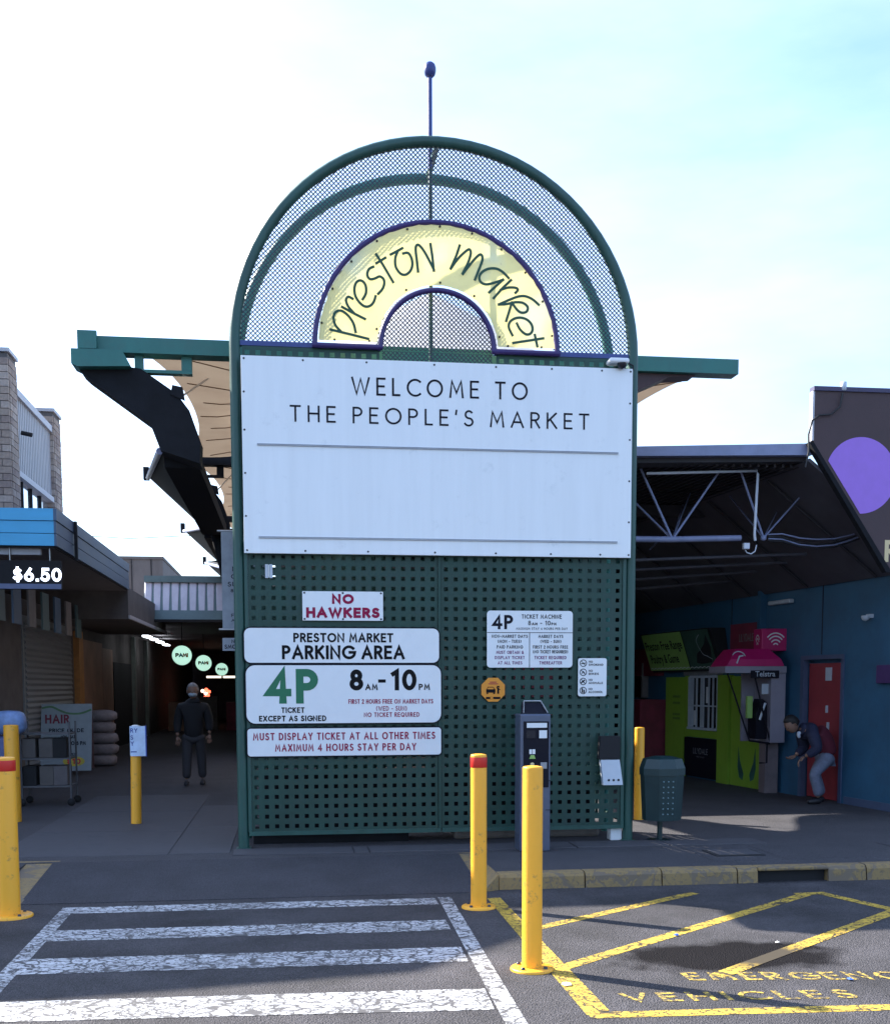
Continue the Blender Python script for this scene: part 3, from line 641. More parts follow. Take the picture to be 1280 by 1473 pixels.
for x in (-1.05, -.72, .62, .95): mb.lathe([(.001,.012),(.010,.01),(.011,0)], (x, -.04, BZ+.045), 8, 'y')
stuff(mb.build('banner_screws', M_dark, B))
LOGO = [[(-1.085,4.948),(-0.902,4.912),(-0.732,4.876)],
[(-0.989,4.935),(-1.041,4.992),(-1.057,5.067),(-1.031,5.115),(-0.979,5.123),(-0.918,5.081),(-0.871,5.015),(-0.850,4.936)],
[(-0.974,5.159),(-0.865,5.105),(-0.761,5.058)],
[(-0.865,5.109),(-0.917,5.166),(-0.938,5.224),(-0.916,5.255),(-0.877,5.239)],
[(-0.779,5.239),(-0.750,5.291),(-0.748,5.350),(-0.767,5.392),(-0.801,5.409),(-0.836,5.393),(-0.856,5.346),(-0.855,5.287),(-0.834,5.237),(-0.795,5.192),(-0.751,5.171),(-0.707,5.183),(-0.676,5.218),(-0.658,5.270)],
[(-0.678,5.539),(-0.713,5.521),(-0.733,5.486),(-0.731,5.448),(-0.705,5.424),(-0.661,5.434),(-0.618,5.453),(-0.583,5.433),(-0.574,5.392),(-0.592,5.340),(-0.632,5.294)],
[(-0.649,5.654),(-0.590,5.568),(-0.491,5.408)],
[(-0.647,5.574),(-0.562,5.627)],
[(-0.511,5.660),(-0.458,5.688),(-0.401,5.722)],
[(-0.445,5.689),(-0.467,5.633),(-0.468,5.565),(-0.446,5.516),(-0.407,5.482),(-0.363,5.484),(-0.323,5.521),(-0.305,5.581),(-0.318,5.644),(-0.348,5.681),(-0.392,5.674)],
[(-0.252,5.516),(-0.263,5.617),(-0.273,5.701),(-0.269,5.748),(-0.242,5.757),(-0.194,5.705),(-0.141,5.614),(-0.101,5.539)],[(-0.101,5.530),(-0.114,5.657),(-0.132,5.771)],
[(0.148,5.771),(0.116,5.677),(0.063,5.560)],[(0.063,5.555),(0.134,5.652),(0.215,5.728),(0.246,5.738),(0.255,5.700),(0.228,5.614),(0.179,5.520)],[(0.179,5.513),(0.259,5.615),(0.331,5.691),(0.362,5.692),(0.367,5.645),(0.331,5.550),(0.297,5.467)],
[(0.623,5.494),(0.564,5.548),(0.501,5.575),(0.429,5.571),(0.367,5.539),(0.338,5.491),(0.353,5.444),(0.403,5.425),(0.474,5.441),(0.569,5.475)],
[(0.569,5.475),(0.434,5.353)],
[(0.646,5.474),(0.565,5.398),(0.479,5.301)],
[(0.547,5.380),(0.619,5.404),(0.691,5.405),(0.714,5.387),(0.691,5.358)],
[(0.919,5.257),(0.855,5.306),(0.782,5.331),(0.709,5.322),(0.628,5.289),(0.529,5.243)],[(0.529,5.243),(0.601,5.249),(0.691,5.270),(0.764,5.267),(0.810,5.231),(0.801,5.188),(0.755,5.175),(0.710,5.197),(0.655,5.264)],
[(0.655,5.264),(0.633,5.194),(0.601,5.094)],
[(0.706,5.072),(0.738,5.017),(0.792,4.976),(0.838,4.982),(0.860,5.021),(0.847,5.073),(0.801,5.114),(0.737,5.129),(0.674,5.114),(0.633,5.078),(0.627,5.030),(0.661,4.962)],
[(0.670,4.889),(0.820,4.916),(0.966,4.943)],
[(0.883,4.970),(0.907,4.867)]]
def smooth(L):
    if len(L) < 4: return L
    P = [Vector(L[0])]+[Vector(q) for q in L]+[Vector(L[-1])]; out = []
    for i in range(1, len(P)-2):
        for k in range(4):
            t = k/4; a, b, c, d = P[i-1], P[i], P[i+1], P[i+2]
            out.append(.5*((2*b)+(c-a)*t+(2*a-5*b+4*c-d)*t*t+(3*b-a-3*c+d)*t**3))
    out.append(P[-1]); return out
for g in ((0,1),(2,3),(4,),(5,),(6,7),(8,9),(10,11),(12,13,14),(15,16),(17,18),(19,20,21),(22,),(23,24)):
    mb = MB()
    for k in g: ribbon(mb, smooth(LOGO[k]), .0245, lambda p, q: (p[0], -.0505-.0003*q, p[1]), k % 7, True)
    mb.build('letter', M_logo, B)

# welcome board
W = root('welcome_board', 'large white board reading welcome to the people\'s market on the green frame', 'sign board')
bevel(MB().box((-1.928,-.062,2.852),(1.862,-.03,4.682)).build('board_panel', M_board, W), .003)
for x in (-1.88, 1.82): MB().box((x-.02,-.03,2.9),(x+.02,.012,4.66)).build('mounting_batten', M_green, W)
mb = MB(); f_ = face(-.062)
letters('WELCOME TO', -.896, .811, 4.35, .168, .115, f_, .42, M_ink, W)
letters("THE PEOPLE'S MARKET", -1.479, 1.426, 4.085, .155, .115, f_, .42, M_ink, W)
for z in (3.868, 3.003):
    r_ = MB().box((-1.79,-.074,z-.009),(1.722,-.0625,z-.004)); r_.box((-1.79,-.071,z+.003),(1.722,-.0625,z+.008)); r_.build('letter_rail', M_rail, W)
mb = MB()
for x in (-1.9,-1.35,-.75,-.1,.5,1.05,1.55,1.84):
    for z in (2.88, 4.655): mb.lathe([(.001,.006),(.009,.004),(.01,0)], (x,-.062,z), 8, 'y')
for z in (3.2,3.6,4.0,4.35):
    for x in (-1.905, 1.838): mb.lathe([(.001,.006),(.009,.004),(.01,0)], (x,-.062,z), 8, 'y')
stuff(mb.build('board_screws', M_brass, W))

# small signs
def plate(name, label, x0, x1, z0, z1, r, mat=M_sign, y=-.004, rim=True, th=.006):
    t = root(name, label, 'sign', ((x0+x1)/2, 0, (z0+z1)/2))
    cx_, cz_ = (x0+x1)/2, (z0+z1)/2
    P = rrect(x0-cx_, x1-cx_, z0-cz_, z1-cz_, r)
    MB().prism([(a, y-th, b) for a, b in P], (0, th, 0)).build('sign_plate', mat, t)
    if rim:
        q = [(a*1.0, b*1.0) for a, b in rrect(x0-cx_-.012, x1-cx_+.012, z0-cz_-.012, z1-cz_+.012, r+.012)]
        MB().prism([(a, y, b) for a, b in q], (0, .018, 0)).build('sign_backing', M_ink, t)
    tf = lambda p, k: (p[0]-cx_, y-th-.0015-.0003*k, p[1]-cz_)
    return t, tf, cx_, cz_
t, tf, *_ = plate('hawker_sign', 'small white sign reading no hawkers above the parking signs', -1.385, -.605, 2.222, 2.502, .006, rim=False)
letters('NO', -1.1, -.89, 2.382, .095, .27, tf, .2, M_maroon, t); letters('HAWKERS', -1.35, -.64, 2.248, .1, .27, tf, .14, M_maroon, t)
mb = MB()
for x in (-.37,0,.37):
    for z in (-.125,.125): mb.lathe([(.001,.006),(.009,.004),(.01,0)], (x,-.01,z), 8, 'y')
stuff(mb.build('sign_screws', M_brass, t))
t, tf, *_ = plate('parking_area_sign', 'rounded white sign reading preston market parking area in black', -1.945, -.058, 1.815, 2.148, .06, y=-.012)
letters('PRESTON MARKET', -1.475, -.51, 2.012, .09, .2, tf, .16, M_black, t); letters('PARKING AREA', -1.585, -.4, 1.848, .135, .2, tf, .16, M_black, t)
t, tf, *_ = plate('four_hour_sign', 'largest rounded parking sign with a big green 4P and hours 8 to 10', -1.935, -.04, 1.228, 1.79, .085, y=-.012)
letters('4P', -1.745, -1.25, 1.42, .335, .22, tf, .2, M_gprint, t)
letters('8', -.935, -.81, 1.545, .205, .22, tf, .2, M_black, t); letters('10', -.53, -.285, 1.545, .205, .21, tf, .2, M_black, t); mb = MB(); textline(mb, 'AM', -.785, -.665, 1.548, .06, .22, tf, .2); textline(mb, '-', -.655, -.59, 1.55, .2, .16, tf)
textline(mb, 'PM', -.26, -.15, 1.548, .06, .22, tf, .2)
textline(mb, 'TICKET', -1.6, -1.38, 1.33, .054, .21, tf, .22); textline(mb, 'EXCEPT AS SIGNED', -1.815, -1.17, 1.248, .056, .21, tf, .22); mb.build('lettering', M_black, t)
mb = MB(); textline(mb, 'FIRST 2 HOURS FREE ON MARKET DAYS', -.95, -.12, 1.415, .045, .17, tf, .28); textline(mb, '(WED - SUN)', -.68, -.38, 1.345, .047, .15, tf, .3); textline(mb, 'NO TICKET REQUIRED', -.8, -.255, 1.285, .045, .17, tf, .28); mb.build('small_lettering', M_maroon, t)
t, tf, *_ = plate('display_ticket_sign', 'lowest parking sign, white with maroon text must display ticket', -1.93, -.04, .91, 1.178, .03, y=-.012)
mb = MB(); textline(mb, 'MUST DISPLAY TICKET AT ALL OTHER TIMES', -1.875, -.1, 1.065, .072, .17, tf, .32); textline(mb, 'MAXIMUM 4 HOURS STAY PER DAY', -1.665, -.29, .955, .072, .17, tf, .32); mb.build('lettering', M_maroon, t)
t, tf, cx_, cz_ = plate('ticket_machine_sign', 'white sign divided in three boxes headed 4P ticket machine', .421, 1.288, 1.767, 2.327, .035, y=-.006, rim=False)
mb = MB(); textline(mb, '4P', .475, .68, 2.145, .14, .2, tf, .18); textline(mb, 'TICKET MACHINE', .77, 1.175, 2.25, .042, .16, tf, .3); textline(mb, '8am - 10pm', .835, 1.12, 2.185, .045, .16, tf, .25); textline(mb, 'MAXIMUM STAY 4 HOURS PER DAY', .715, 1.235, 2.14, .024, .14, tf, .3)
for s, a, b, z in (('NON-MARKET DAYS', .47, .83, 2.06), ('(MON - TUES)', .53, .765, 2.01), ('PAID PARKING', .52, .78, 1.955), ('MARKET DAYS', .94, 1.19, 2.06), ('(WED - SUN)', .96, 1.17, 2.01), ('FIRST 2 HOURS FREE', .885, 1.24, 1.955), ('(NO TICKET REQUIRED)', .885, 1.24, 1.908)): textline(mb, s, a, b, z, .032, .17, tf, .28)
mb.build('lettering', M_ink, t)
mb = MB()
for s, a, b, z in (('MUST OBTAIN &', .515, .79, 1.902), ('DISPLAY TICKET', .5, .8, 1.85), ('AT ALL TIMES', .53, .775, 1.798), ('TICKET REQUIRED', .9, 1.225, 1.85), ('THEREAFTER', .95, 1.18, 1.798)): textline(mb, s, a, b, z, .032, .17, tf, .28)
mb.build('purple_lettering', M_magenta, t)
mb = MB(); ribbon(mb, [(.425,2.112),(1.284,2.112)], .006, tf, 0); ribbon(mb, [(.85,2.11),(.85,1.77)], .006, tf, 1); mb.build('dividing_line', M_ink, t)
t, tf, *_ = plate('rules_sign', 'small upright white sign listing no smoking, bikes, animals, alcohol', 1.347, 1.641, 1.479, 1.86, .022, y=-.006, rim=False)
mb = MB(); mp = MB()
for k, s in enumerate(('SMOKING', 'BIKES', 'ANIMALS', 'ALCOHOL')):
    z = 1.79-k*.091
    ribbon(mp, [tuple(q) for q in arc(1.4, z+.02, .033, .033, 90, 450, 20)], .007, tf, 0)
    if k < 3: ribbon(mp, [(1.378, z+.043),(1.422,z-.003)], .006, tf, 1)
    if k == 0: ribbon(mp, [(1.382,z+.015),(1.418,z+.021)], .009, tf, 2)
    if k == 1: ribbon(mp, [(1.384,z+.008),(1.4,z+.03),(1.415,z+.01)], .007, tf, 2)
    if k == 2: ribbon(mp, [(1.382,z+.008),(1.41,z+.03)], .014, tf, 2); ribbon(mp, [(1.41,z+.008),(1.39,z+.02)], .008, tf, 3)
    if k == 3: ribbon(mp, [(1.39,z+.005),(1.39,z+.038)], .013, tf, 2); ribbon(mp, [(1.408,z+.002),(1.408,z+.022)], .014, tf, 3)
    textline(mb, 'NO', 1.455, 1.495, z+.024, .022, .2, tf, .15); textline(mb, s, 1.455, 1.455+.021*len(s), z-.006, .022, .2, tf, .15)
mb.build('lettering', M_ink, t); mp.build('pictograms', M_ink, t)
# orange octagon
t = root('octagon_sign', 'small orange octagonal sign with car and figure picture', 'sign', (.484, 0, 1.548))
P = [(.118*math.cos(R(22.5+45*i))/math.cos(R(22.5)), .118*math.sin(R(22.5+45*i))/math.cos(R(22.5))) for i in range(8)]
MB().prism([(a, -.01, b) for a, b in P], (0,.006,0)).build('sign_plate', M_orange, t)
tf = lambda p, k: (p[0], -.0115-.0003*k, p[1])
mb = MB(); ribbon(mb, [(-.07,-.012),(.022,-.012)], .034, tf, 0, False); ribbon(mb, [(-.06,.008),(-.052,.026),(.0,.026),(.012,.008)], .006, tf, 1); ribbon(mb, [(-.066,-.036),(-.05,-.036)], .012, tf, 2, False); ribbon(mb, [(0,-.036),(.018,-.036)], .012, tf, 3, False)
ribbon(mb, [(.05,-.04),(.05,.02)], .018, tf, 4, False); ribbon(mb, [(.036,.02),(.066,.0)], .008, tf, 5); ribbon(mb, [(.046,.03),(.054,.03)], .016, tf, 6)
ribbon(mb, [(-.062,-.082),(.062,-.082)], .022, tf, 0); mb.build('pictogram', M_black, t)
MB().prism([(a*.98, -.0128, b) for a, b in ((-.03,-.09),(.0,-.09),(.0,-.075),(-.03,-.075))], (0,-.0002,0)).build('small_patch', M_orange, t)
mb = MB(); ribbon(mb, [(-.03,.075),(.03,.075)], .008, tf, 0); ribbon(mb, [(-.045,.058),(.045,.058)], .008, tf, 1); mb.build('fine_print', M_maroon, t)
# latch plate + camera + ash bin
t = root('hinge_plate', 'small pale metal hinge plate screwed to the perforated panel', 'bracket', (-1.7, 0, 2.69))
MB().box((-.035,-.004,-.065),(-.006,.015,.065)).build('hinge_leaf', M_pale, t); MB().box((.006,-.004,-.065),(.035,.015,.065)).build('hinge_leaf', M_pale, t); MB().tube([(0,-.006,-.06),(0,-.006,.06)], .008, 8).build('hinge_pin', M_alu, t)
t = root('security_camera', 'white dome security camera at the top right of the board', 'camera', (1.71, -.03, 4.72))
bevel(MB().box((-.1,-.1,-.0),(.1,.05,.05)).build('camera_housing', M_sign, t), .02, 3)
MB().lathe([(.001,-.055),(.03,-.045),(.045,-.02),(.048,.0)], (.03,-.07,0), 16).build('camera_dome', M_dglass, t)
MB().tube([(.11,-.01,.02),(.16,-.01,.0),(.165,0,-.05)], .008, 6).build('camera_cable', M_dark, t)
t = root('ash_bin', 'wall mounted ash bin with black top and pale tilted front', 'ash bin', (1.66, 0, .58))
MB().prism([(-.11,-.01,.27),(.1,-.01,.27),(.105,-.01,.5),(-.1,-.01,.5)], (0,-.09,0)).build('black_hood', M_dark, t)
pb = MB(); pb.prism([(-.095,-.1,.262),(.1,-.1,.262),(.125,-.14,.01),(-.075,-.14,.01)], (0,.07,0)); pb.build('front_plate', M_pale, t)
mb = MB()
for x in (-.02,.03,.08): mb.lathe([(.001,.002),(.011,.002),(.012,0)], (x,-.137,.06), 10, 'y')
mb.build('hole_discs', M_dark, t)

# ticket machine
t = root('ticket_machine', 'grey parking ticket machine with solar top behind the yellow bollards', 'ticket machine', (.785, -.45, 0))
bevel(MB().box((-.145,-.15,0),(.15,.12,1.32)).build('cabinet', pm('machine_blue_grey', (.1,.12,.18), .35, .4, var=.1), t), .015, 3)
bevel(MB().box((-.115,-.158,.62),(.13,-.151,1.25)).build('control_panel', M_ink, t), .004)
MB().prism([(-.13,-.12,1.323),(.14,-.12,1.323),(.1,.04,1.43),(-.09,.04,1.43)], (0,.02,.0)).build('solar_panel', M_ink, t)
for a, b in (((-.11,-.13,1.33),(-.075,.03,1.44)),((.125,-.13,1.33),(.09,.03,1.44)),((-.075,.03,1.44),(.09,.03,1.44))): MB().tube([a,b], .007, 6).build('solar_frame', M_alu, t)
MB().box((-.085,-.163,1.19),(.11,-.159,1.235)).build('label_strip', M_sign, t)
MB().box((.035,-.163,1.09),(.11,-.159,1.165)).build('instruction_card', M_sign, t)
MB().box((-.09,-.163,1.09),(.0,-.159,1.165)).build('display_screen', M_dglass, t)
mb = MB(); mb.box((-.06,-.164,.94),(-.035,-.159,.985)); mb.box((-.03,-.164,.94),(-.003,-.159,.985)); mb.build('coin_buttons', M_sign, t)
MB().prism([(-.06,-.164,.895),(.0,-.164,.895),(-.012,-.164,.93),(-.046,-.164,.93)], (0,.004,0)).build('arrow_sticker', M_limesign, t)
MB().lathe([(.001,.006),(.018,.006),(.02,0)], (-.03,-.159,.84), 12, 'y').build('coin_slot', M_cream, t)
MB().box((.05,-.163,.8),(.11,-.159,.86)).build('card_reader', M_grey, t)
for z in (.68, .4): MB().box((.1,-.157,z),(.15,-.152,z+.006)).build('door_seam', M_dark, t)

# ================================================================ BOLLARDS
def bollard(label, x, y, z, h, r, band=None, cap=True, flange=True, lean=(0,0), mat=M_yel):
    t = root('bollard', label, 'bollard', (x, y, z), 0, 'yellow steel bollards'); t.rotation_euler = (lean[0], lean[1], 0)
    MB().lathe([(r,.0),(r,h-.012),(r*.985,h-.004),(r*.9,h),(r*.5,h+.004),(.001,h+.006)], (0,0,0), 32).build('post', mat, t)
    if flange:
        MB().lathe([(r*2.15,.0),(r*2.15,.012),(r*2.05,.018),(r,.02)], (0,0,0), 36).build('base_flange', mat, t)
        mb = MB()
        for k in range(4): mb.lathe([(.001,.034),(.012,.032),(.014,.018)], (r*1.6*math.cos(R(45+90*k)), r*1.6*math.sin(R(45+90*k)), 0), 8)
        stuff(mb.build('anchor_bolts', M_brass, t))
    if band: MB().lathe([(r+.0015,h-band-.045),(r+.002,h-band-.044),(r+.002,h-.022),(r+.0015,h-.02)], (0,0,0), 32).build('reflective_band', M_red, t)
    return t
g1 = ground(768, 1399, ZR)
bollard('nearest yellow bollard, plain, in front of the ticket machine', g1.x, g1.y+.06, ZR, 1.24, .061)
g2 = ground(690, 1308, ZR)
bollard('yellow bollard with a red band near the kerb end', g2.x, g2.y+.05, ZR, 1.195, .062, .055)
g3 = ground(14, 1321, ZR)
bollard('yellow bollard with red band cut by the left picture edge', g3.x-.01, g3.y+.05, ZR, 1.2, .0785, .055)
bollard('battered yellow bollard carrying a small blue and white notice', -3.3, 2.31, 0, 1.12, .06, flange=False, lean=(0,R(1.1)))
bollard('yellow bollard half hidden behind the left red-banded one', -4.76, 2.75, 0, 1.14, .085, flange=False)
bollard('yellow bollard partly hidden behind the right leg of the green frame', 2.56, 1.8, 0, 1.09, .058, flange=False)
MB().lathe([(.045,0),(.048,.014),(.03,.02),(.001,.022)], (-3.28,2.31,1.125), 20).build('post_cap', M_sign, [o for o in bpy.data.objects if o.name == 'bollard.003'][0]).matrix_parent_inverse = [o for o in bpy.data.objects if o.name == 'bollard.003'][0].matrix_basis.inverted()
t = root('bollard_notice', 'small white notice with blue edge tied to the left bollard', 'notice', (-3.25, 2.24, .96))
MB().box((-.088,-.004,-.17),(.085,.004,.175)).build('notice_sheet', pm('notice_white', (.55,.68,.9), .4), t)
MB().box((.086,-.006,-.175),(.098,.006,.18)).build('notice_edge', pm('notice_blue', (.02,.06,.35), .4), t)
mb = MB(); tf = lambda p, k: (p[0], -.006-.0001*k, p[1]); textline(mb, 'RY', -.08, .0, .1, .05, .16, tf, .2); textline(mb, 'S', -.08, -.05, .02, .05, .16, tf); textline(mb, 'Y', -.08, -.045, -.05, .05, .16, tf); ribbon(mb, [(-.075,-.12),(-.02,-.12)], .012, tf, 0); mb.build('lettering', pm('notice_ink', (.02,.05,.3), .5), t)

# ================================================================ CANOPY
CN = root('market_canopy', 'teal steel canopy beam with angular arms coloured as shaded and tensioned fabric tinted as sunlit', 'canopy')
YK = [.6, 6.3, 12.2, 18.2]
MB().box((-3.5,.55,4.835),(3.19,.75,4.985)).build('front_beam', M_greenbeam, CN)
MB().box((-3.5,.5,4.85),(-3.32,.549,5.02)).build('beam_end_plate', M_greenbeam, CN)
MB().prism([(-3.56,.48,4.84),(-3.56,.48,4.7),(-3.5,.48,4.672),(-3.0,.48,4.69),(-3.08,.48,4.84)], (0,.3,0)).build('end_box', M_greenbeam, CN)
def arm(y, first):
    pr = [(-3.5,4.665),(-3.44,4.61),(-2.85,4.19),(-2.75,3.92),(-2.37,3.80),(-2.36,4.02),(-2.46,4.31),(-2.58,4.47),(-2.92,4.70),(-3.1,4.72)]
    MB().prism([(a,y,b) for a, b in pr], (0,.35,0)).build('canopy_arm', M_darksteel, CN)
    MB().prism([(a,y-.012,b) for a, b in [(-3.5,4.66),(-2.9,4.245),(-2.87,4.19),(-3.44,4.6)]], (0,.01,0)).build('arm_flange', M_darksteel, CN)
    c = M_greenbeam if first else M_darksteel  # later frames take the shade tone instead of teal
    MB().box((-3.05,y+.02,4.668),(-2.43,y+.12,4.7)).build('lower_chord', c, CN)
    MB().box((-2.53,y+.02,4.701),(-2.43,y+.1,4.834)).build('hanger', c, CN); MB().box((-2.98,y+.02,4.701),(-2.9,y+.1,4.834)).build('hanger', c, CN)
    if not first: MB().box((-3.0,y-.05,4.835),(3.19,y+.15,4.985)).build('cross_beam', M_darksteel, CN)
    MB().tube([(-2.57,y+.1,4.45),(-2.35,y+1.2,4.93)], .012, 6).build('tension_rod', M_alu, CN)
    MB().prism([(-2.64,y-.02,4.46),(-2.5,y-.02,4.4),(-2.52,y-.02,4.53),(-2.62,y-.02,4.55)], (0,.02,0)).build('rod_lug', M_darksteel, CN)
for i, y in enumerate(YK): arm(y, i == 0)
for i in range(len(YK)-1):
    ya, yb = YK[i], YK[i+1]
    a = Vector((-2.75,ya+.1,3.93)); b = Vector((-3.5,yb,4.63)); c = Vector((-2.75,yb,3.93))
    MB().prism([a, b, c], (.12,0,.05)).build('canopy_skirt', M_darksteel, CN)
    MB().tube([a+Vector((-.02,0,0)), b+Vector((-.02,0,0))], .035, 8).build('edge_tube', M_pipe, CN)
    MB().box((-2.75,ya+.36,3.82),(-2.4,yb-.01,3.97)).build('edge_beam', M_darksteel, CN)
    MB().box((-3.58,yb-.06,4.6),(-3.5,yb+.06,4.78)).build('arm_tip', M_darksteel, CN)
    # fabric
    mb = MB(); vs = []; fs = []; nx, ny = 44, 30
    for j in range(ny+1):
        v = j/ny; y = ya+.12+(yb-ya-.24)*v
        xl = -3.02+.42*math.sin(math.pi*v)**.6; xr_ = 3.0-.42*math.sin(math.pi*v)**.6
        for k in range(nx+1):
            x = xl+(xr_-xl)*k/nx; y = ya+.12+(yb-ya-.24-(1.5*math.exp(-((abs(x)-1.5)/.5)**2) if i == 0 else 0))*v; r_ = math.hypot(x-.25, y-(ya+yb)/2)  # gap added in the first bay's rear edge to let a sun patch through
            z = 4.92+.01*math.sin(v*9)+(.35)*max(0, 1-r_/2.6)*math.sin(math.pi*v)**.5
            vs.append((x, y, z))
    for j in range(ny):
        for k in range(nx): a_ = j*(nx+1)+k; fs.append((a_, a_+1, a_+nx+2, a_+nx+1))
    mb.add(vs, fs, True); fb = mb.build('fabric_membrane', M_tan, CN)
    if i == 0:
        MB().lathe([(2.3,5.12),(1.6,5.5),(1.0,5.9),(.75,6.06),(.3,6.33),(.05,6.47),(.02,6.5)], (.3,3.5,0), 32).build('vent_cone', M_pvc, CN)
    mb = MB()
    for q in range(26):
        a_ = 2*math.pi*q/26; line = []
        for w_ in range(3, 20):
            r_ = w_*.2; x, y = .25+r_*math.cos(a_)*1.0, (ya+yb)/2+r_*math.sin(a_)
            v = (y-ya-.12)/(yb-ya-.24)
            if not 0 < v < 1 or abs(x) > 3.0-.42*math.sin(math.pi*v)**.6: break
            line.append((x, y, 4.905+.01*math.sin(v*9)+(.35)*max(0, 1-r_/2.6)*math.sin(math.pi*v)**.5))
        if len(line) > 3: mb.tube(line, .006, 4)
    mb.build('fabric_seams', pm('seam_tan', (.22,.13,.07), .8), CN)
MB().prism([(2.0,.62,4.83),(2.75,.62,4.83),(2.45,.62,4.8),(2.0,.62,4.6)][::1], (0,.25,0)).build('right_bracket', pm('bracket_brown', (.06,.03,.035), .6), CN)
for x in (-2.58, 2.9):
    for y in YK[1:]:
        if x < 0: MB().tube([(x+.9,y+.2,0),(x,y+.2,3.85)], .07, 10).build('canopy_column', M_darksteel, CN)
t = root('price_banner', 'hanging grey banner partly hidden behind the left leg of the green frame', 'banner')
MB().box((-2.21,1.19,2.2),(-1.75,1.2,3.21)).build('banner_sheet', pm('banner_grey', (.3,.33,.38), .5), t)
tf = face(1.19)
mb = MB(); textline(mb, 'N', -2.1, -2.05, 2.8, .05, .16, tf); textline(mb, 'OPEN', -2.115, -1.85, 2.72, .05, .16, tf, .2); textline(mb, 'SUN', -2.15, -2.0, 2.64, .05, .16, tf, .2); textline(mb, '8AM - 3PM', -2.12, -1.8, 2.58, .035, .18, tf, .2); textline(mb, 'FRI', -2.12, -2.02, 2.32, .035, .16, tf, .2); textline(mb, 'AT', -2.12, -2.04, 2.27, .03, .16, tf, .2); mb.build('lettering', M_ink, t)
mb = MB(); ribbon(mb, arc(-2.05,3.09,.07,.07,0,360,24), .008, tf, 0); ribbon(mb, arc(-2.05,3.09,.045,.045,0,360,20), .006, tf, 1); mb.build('round_emblem', M_grey, t)
MB().tube([(-2.25,1.2,3.22),(-1.7,1.2,3.22)], .012, 8).build('banner_rod', M_alu, t)
MB().tube([(-2.25,1.2,2.19),(-1.7,1.2,2.19)], .012, 8).build('banner_rod', M_alu, t)
t = root('no_smoking_sign', 'small white no smoking sign below the hanging grey banner', 'sign')
MB().box((-2.215,1.19,1.965),(-1.9,1.2,2.1)).build('sign_plate', pm('dull_white', (.35,.38,.44), .5), t)
mb = MB(); textline(mb, 'NO', -2.12, -2.04, 2.045, .04, .18, tf, .2); textline(mb, 'SMOKING', -2.195, -1.93, 1.985, .045, .18, tf, .15); mb.build('lettering', M_ink, t)

# ================================================================ LEFT BUILDINGS
SA = root('shop_awning', 'blue boarded shop awning on the left with side boards coloured as shaded blue', 'awning')
yf, xs_ = 4.35, -4.5
zb, zt = 3.4, 3.88; hb = (zt-zb)/3
for k in range(3):
    z0, z1 = zb+k*hb+.004, zb+(k+1)*hb-.004
    a = .012 if k == 2 else 0
    MB().box((-9,yf-.03-a,z0),(xs_+.0,yf,z1)).build('front_board', M_bluefascia, SA)
    MB().box((xs_+.001,yf-.03-a,z0),(xs_+.03+a,11.2,z1)).build('side_board', M_sidefascia, SA)
MB().box((xs_-.02,yf+.001,zb-.02),(xs_,11.2,zt-.02)).build('side_backing', M_joint, SA); MB().box((-9,yf+.001,zb-.02),(xs_-.021,yf+.02,zt-.02)).build('front_backing', M_joint, SA)
MB().box((-9,yf+.021,zb-.02),(xs_-.021,11.2,zb+.02)).build('soffit', M_soffit, SA)
MB().box((-9,yf+.1,zb-.1),(xs_-.2,yf+.18,zb-.022)).build('soffit_trim', M_trim, SA)
MB().box((xs_+.045,5.5,zb-.06),(xs_+.085,5.56,zt+.0)).build('joint_cover', M_joint, SA)
MB().box((-9,yf+.03,zt-.02),(xs_-.03,11.2,zt-.005)).build('roof_sheet', M_grey, SA)
SB = root('lower_awning', 'dull lower shop awning continuing past the blue one', 'awning')
MB().box((-9,11.22,2.85),(-4.5,18,3.45)).build('fascia_box', M_shopdark, SA if False else SB)
MB().box((-4.5,11.25,2.86),(-4.47,18,2.93)).build('fascia_trim', M_trim, SB)
for k in range(7):
    o = MB().box((-5.45,yf+.7+k*1.0,2.5),(-5.42,yf+1.2+k*1.0,3.1)).build('hanging_pennant', [M_teal, M_sidefascia, M_soffit][k%3]); o['label'] = ['first','second','third','fourth','fifth','sixth','seventh'][k]+' dull cloth pennant from the front, hanging under the left awning'; o['category'] = 'pennant'; o['group'] = 'pennants under the awning'

# upper storey
U = root('brick_shop_building', 'upper storey with buff brick piers and pale ribbed cladding above the blue awning', 'building')
def bricks_col(x0, x1, y0, y1, z0, z1):
    MB().box((x0+.012,y0+.012,z0),(x1-.012,y1-.012,z1-.01)).build('pier_core', M_mortar, U)
    h, w, g = .086, .23, .01; n = int((z1-z0)/(h+g))
    cache = {}
    def brick(dx, dy, loc):
        key = (round(dx,3), round(dy,3))
        k3 = random.choice([0,0,1,2])
        if (key,k3) not in cache:
            o = MB().box((0,0,0),(dx,dy,h)).build('brick', M_brick[k3], U); cache[(key,k3)] = o.data
        else:
            o = bpy.data.objects.new('brick', cache[(key,k3)]); col.objects.link(o); o.parent = U
        o.location = loc
    for i in range(n):
        z = z0+i*(h+g); sh = (i%2)*.115
        x = x1
        first = .115 if i % 2 else w
        while x > x0+.02:
            L = min(first, x-x0); brick(L-g, .06, (x-L+random.uniform(-.001,.001), y0+random.uniform(-.003,.002), z)); x -= L; first = w
        y = y0+.062
        first = w-.062 if i % 2 else .115
        while y < y1-.03:
            L = min(first, y1-y); brick(.06, L-g, (x1-.06+random.uniform(-.002,.003), y, z)); y += L; first = w
PT = at(13, 507, 5.3).z
bricks_col(-5.75, -5.2, 5.25, 5.75, 3.9, PT)
ptop2 = at(90, 606, 8.4).z
bricks_col(-5.75, -5.2, 8.25, 8.85, 3.9, 5.98)
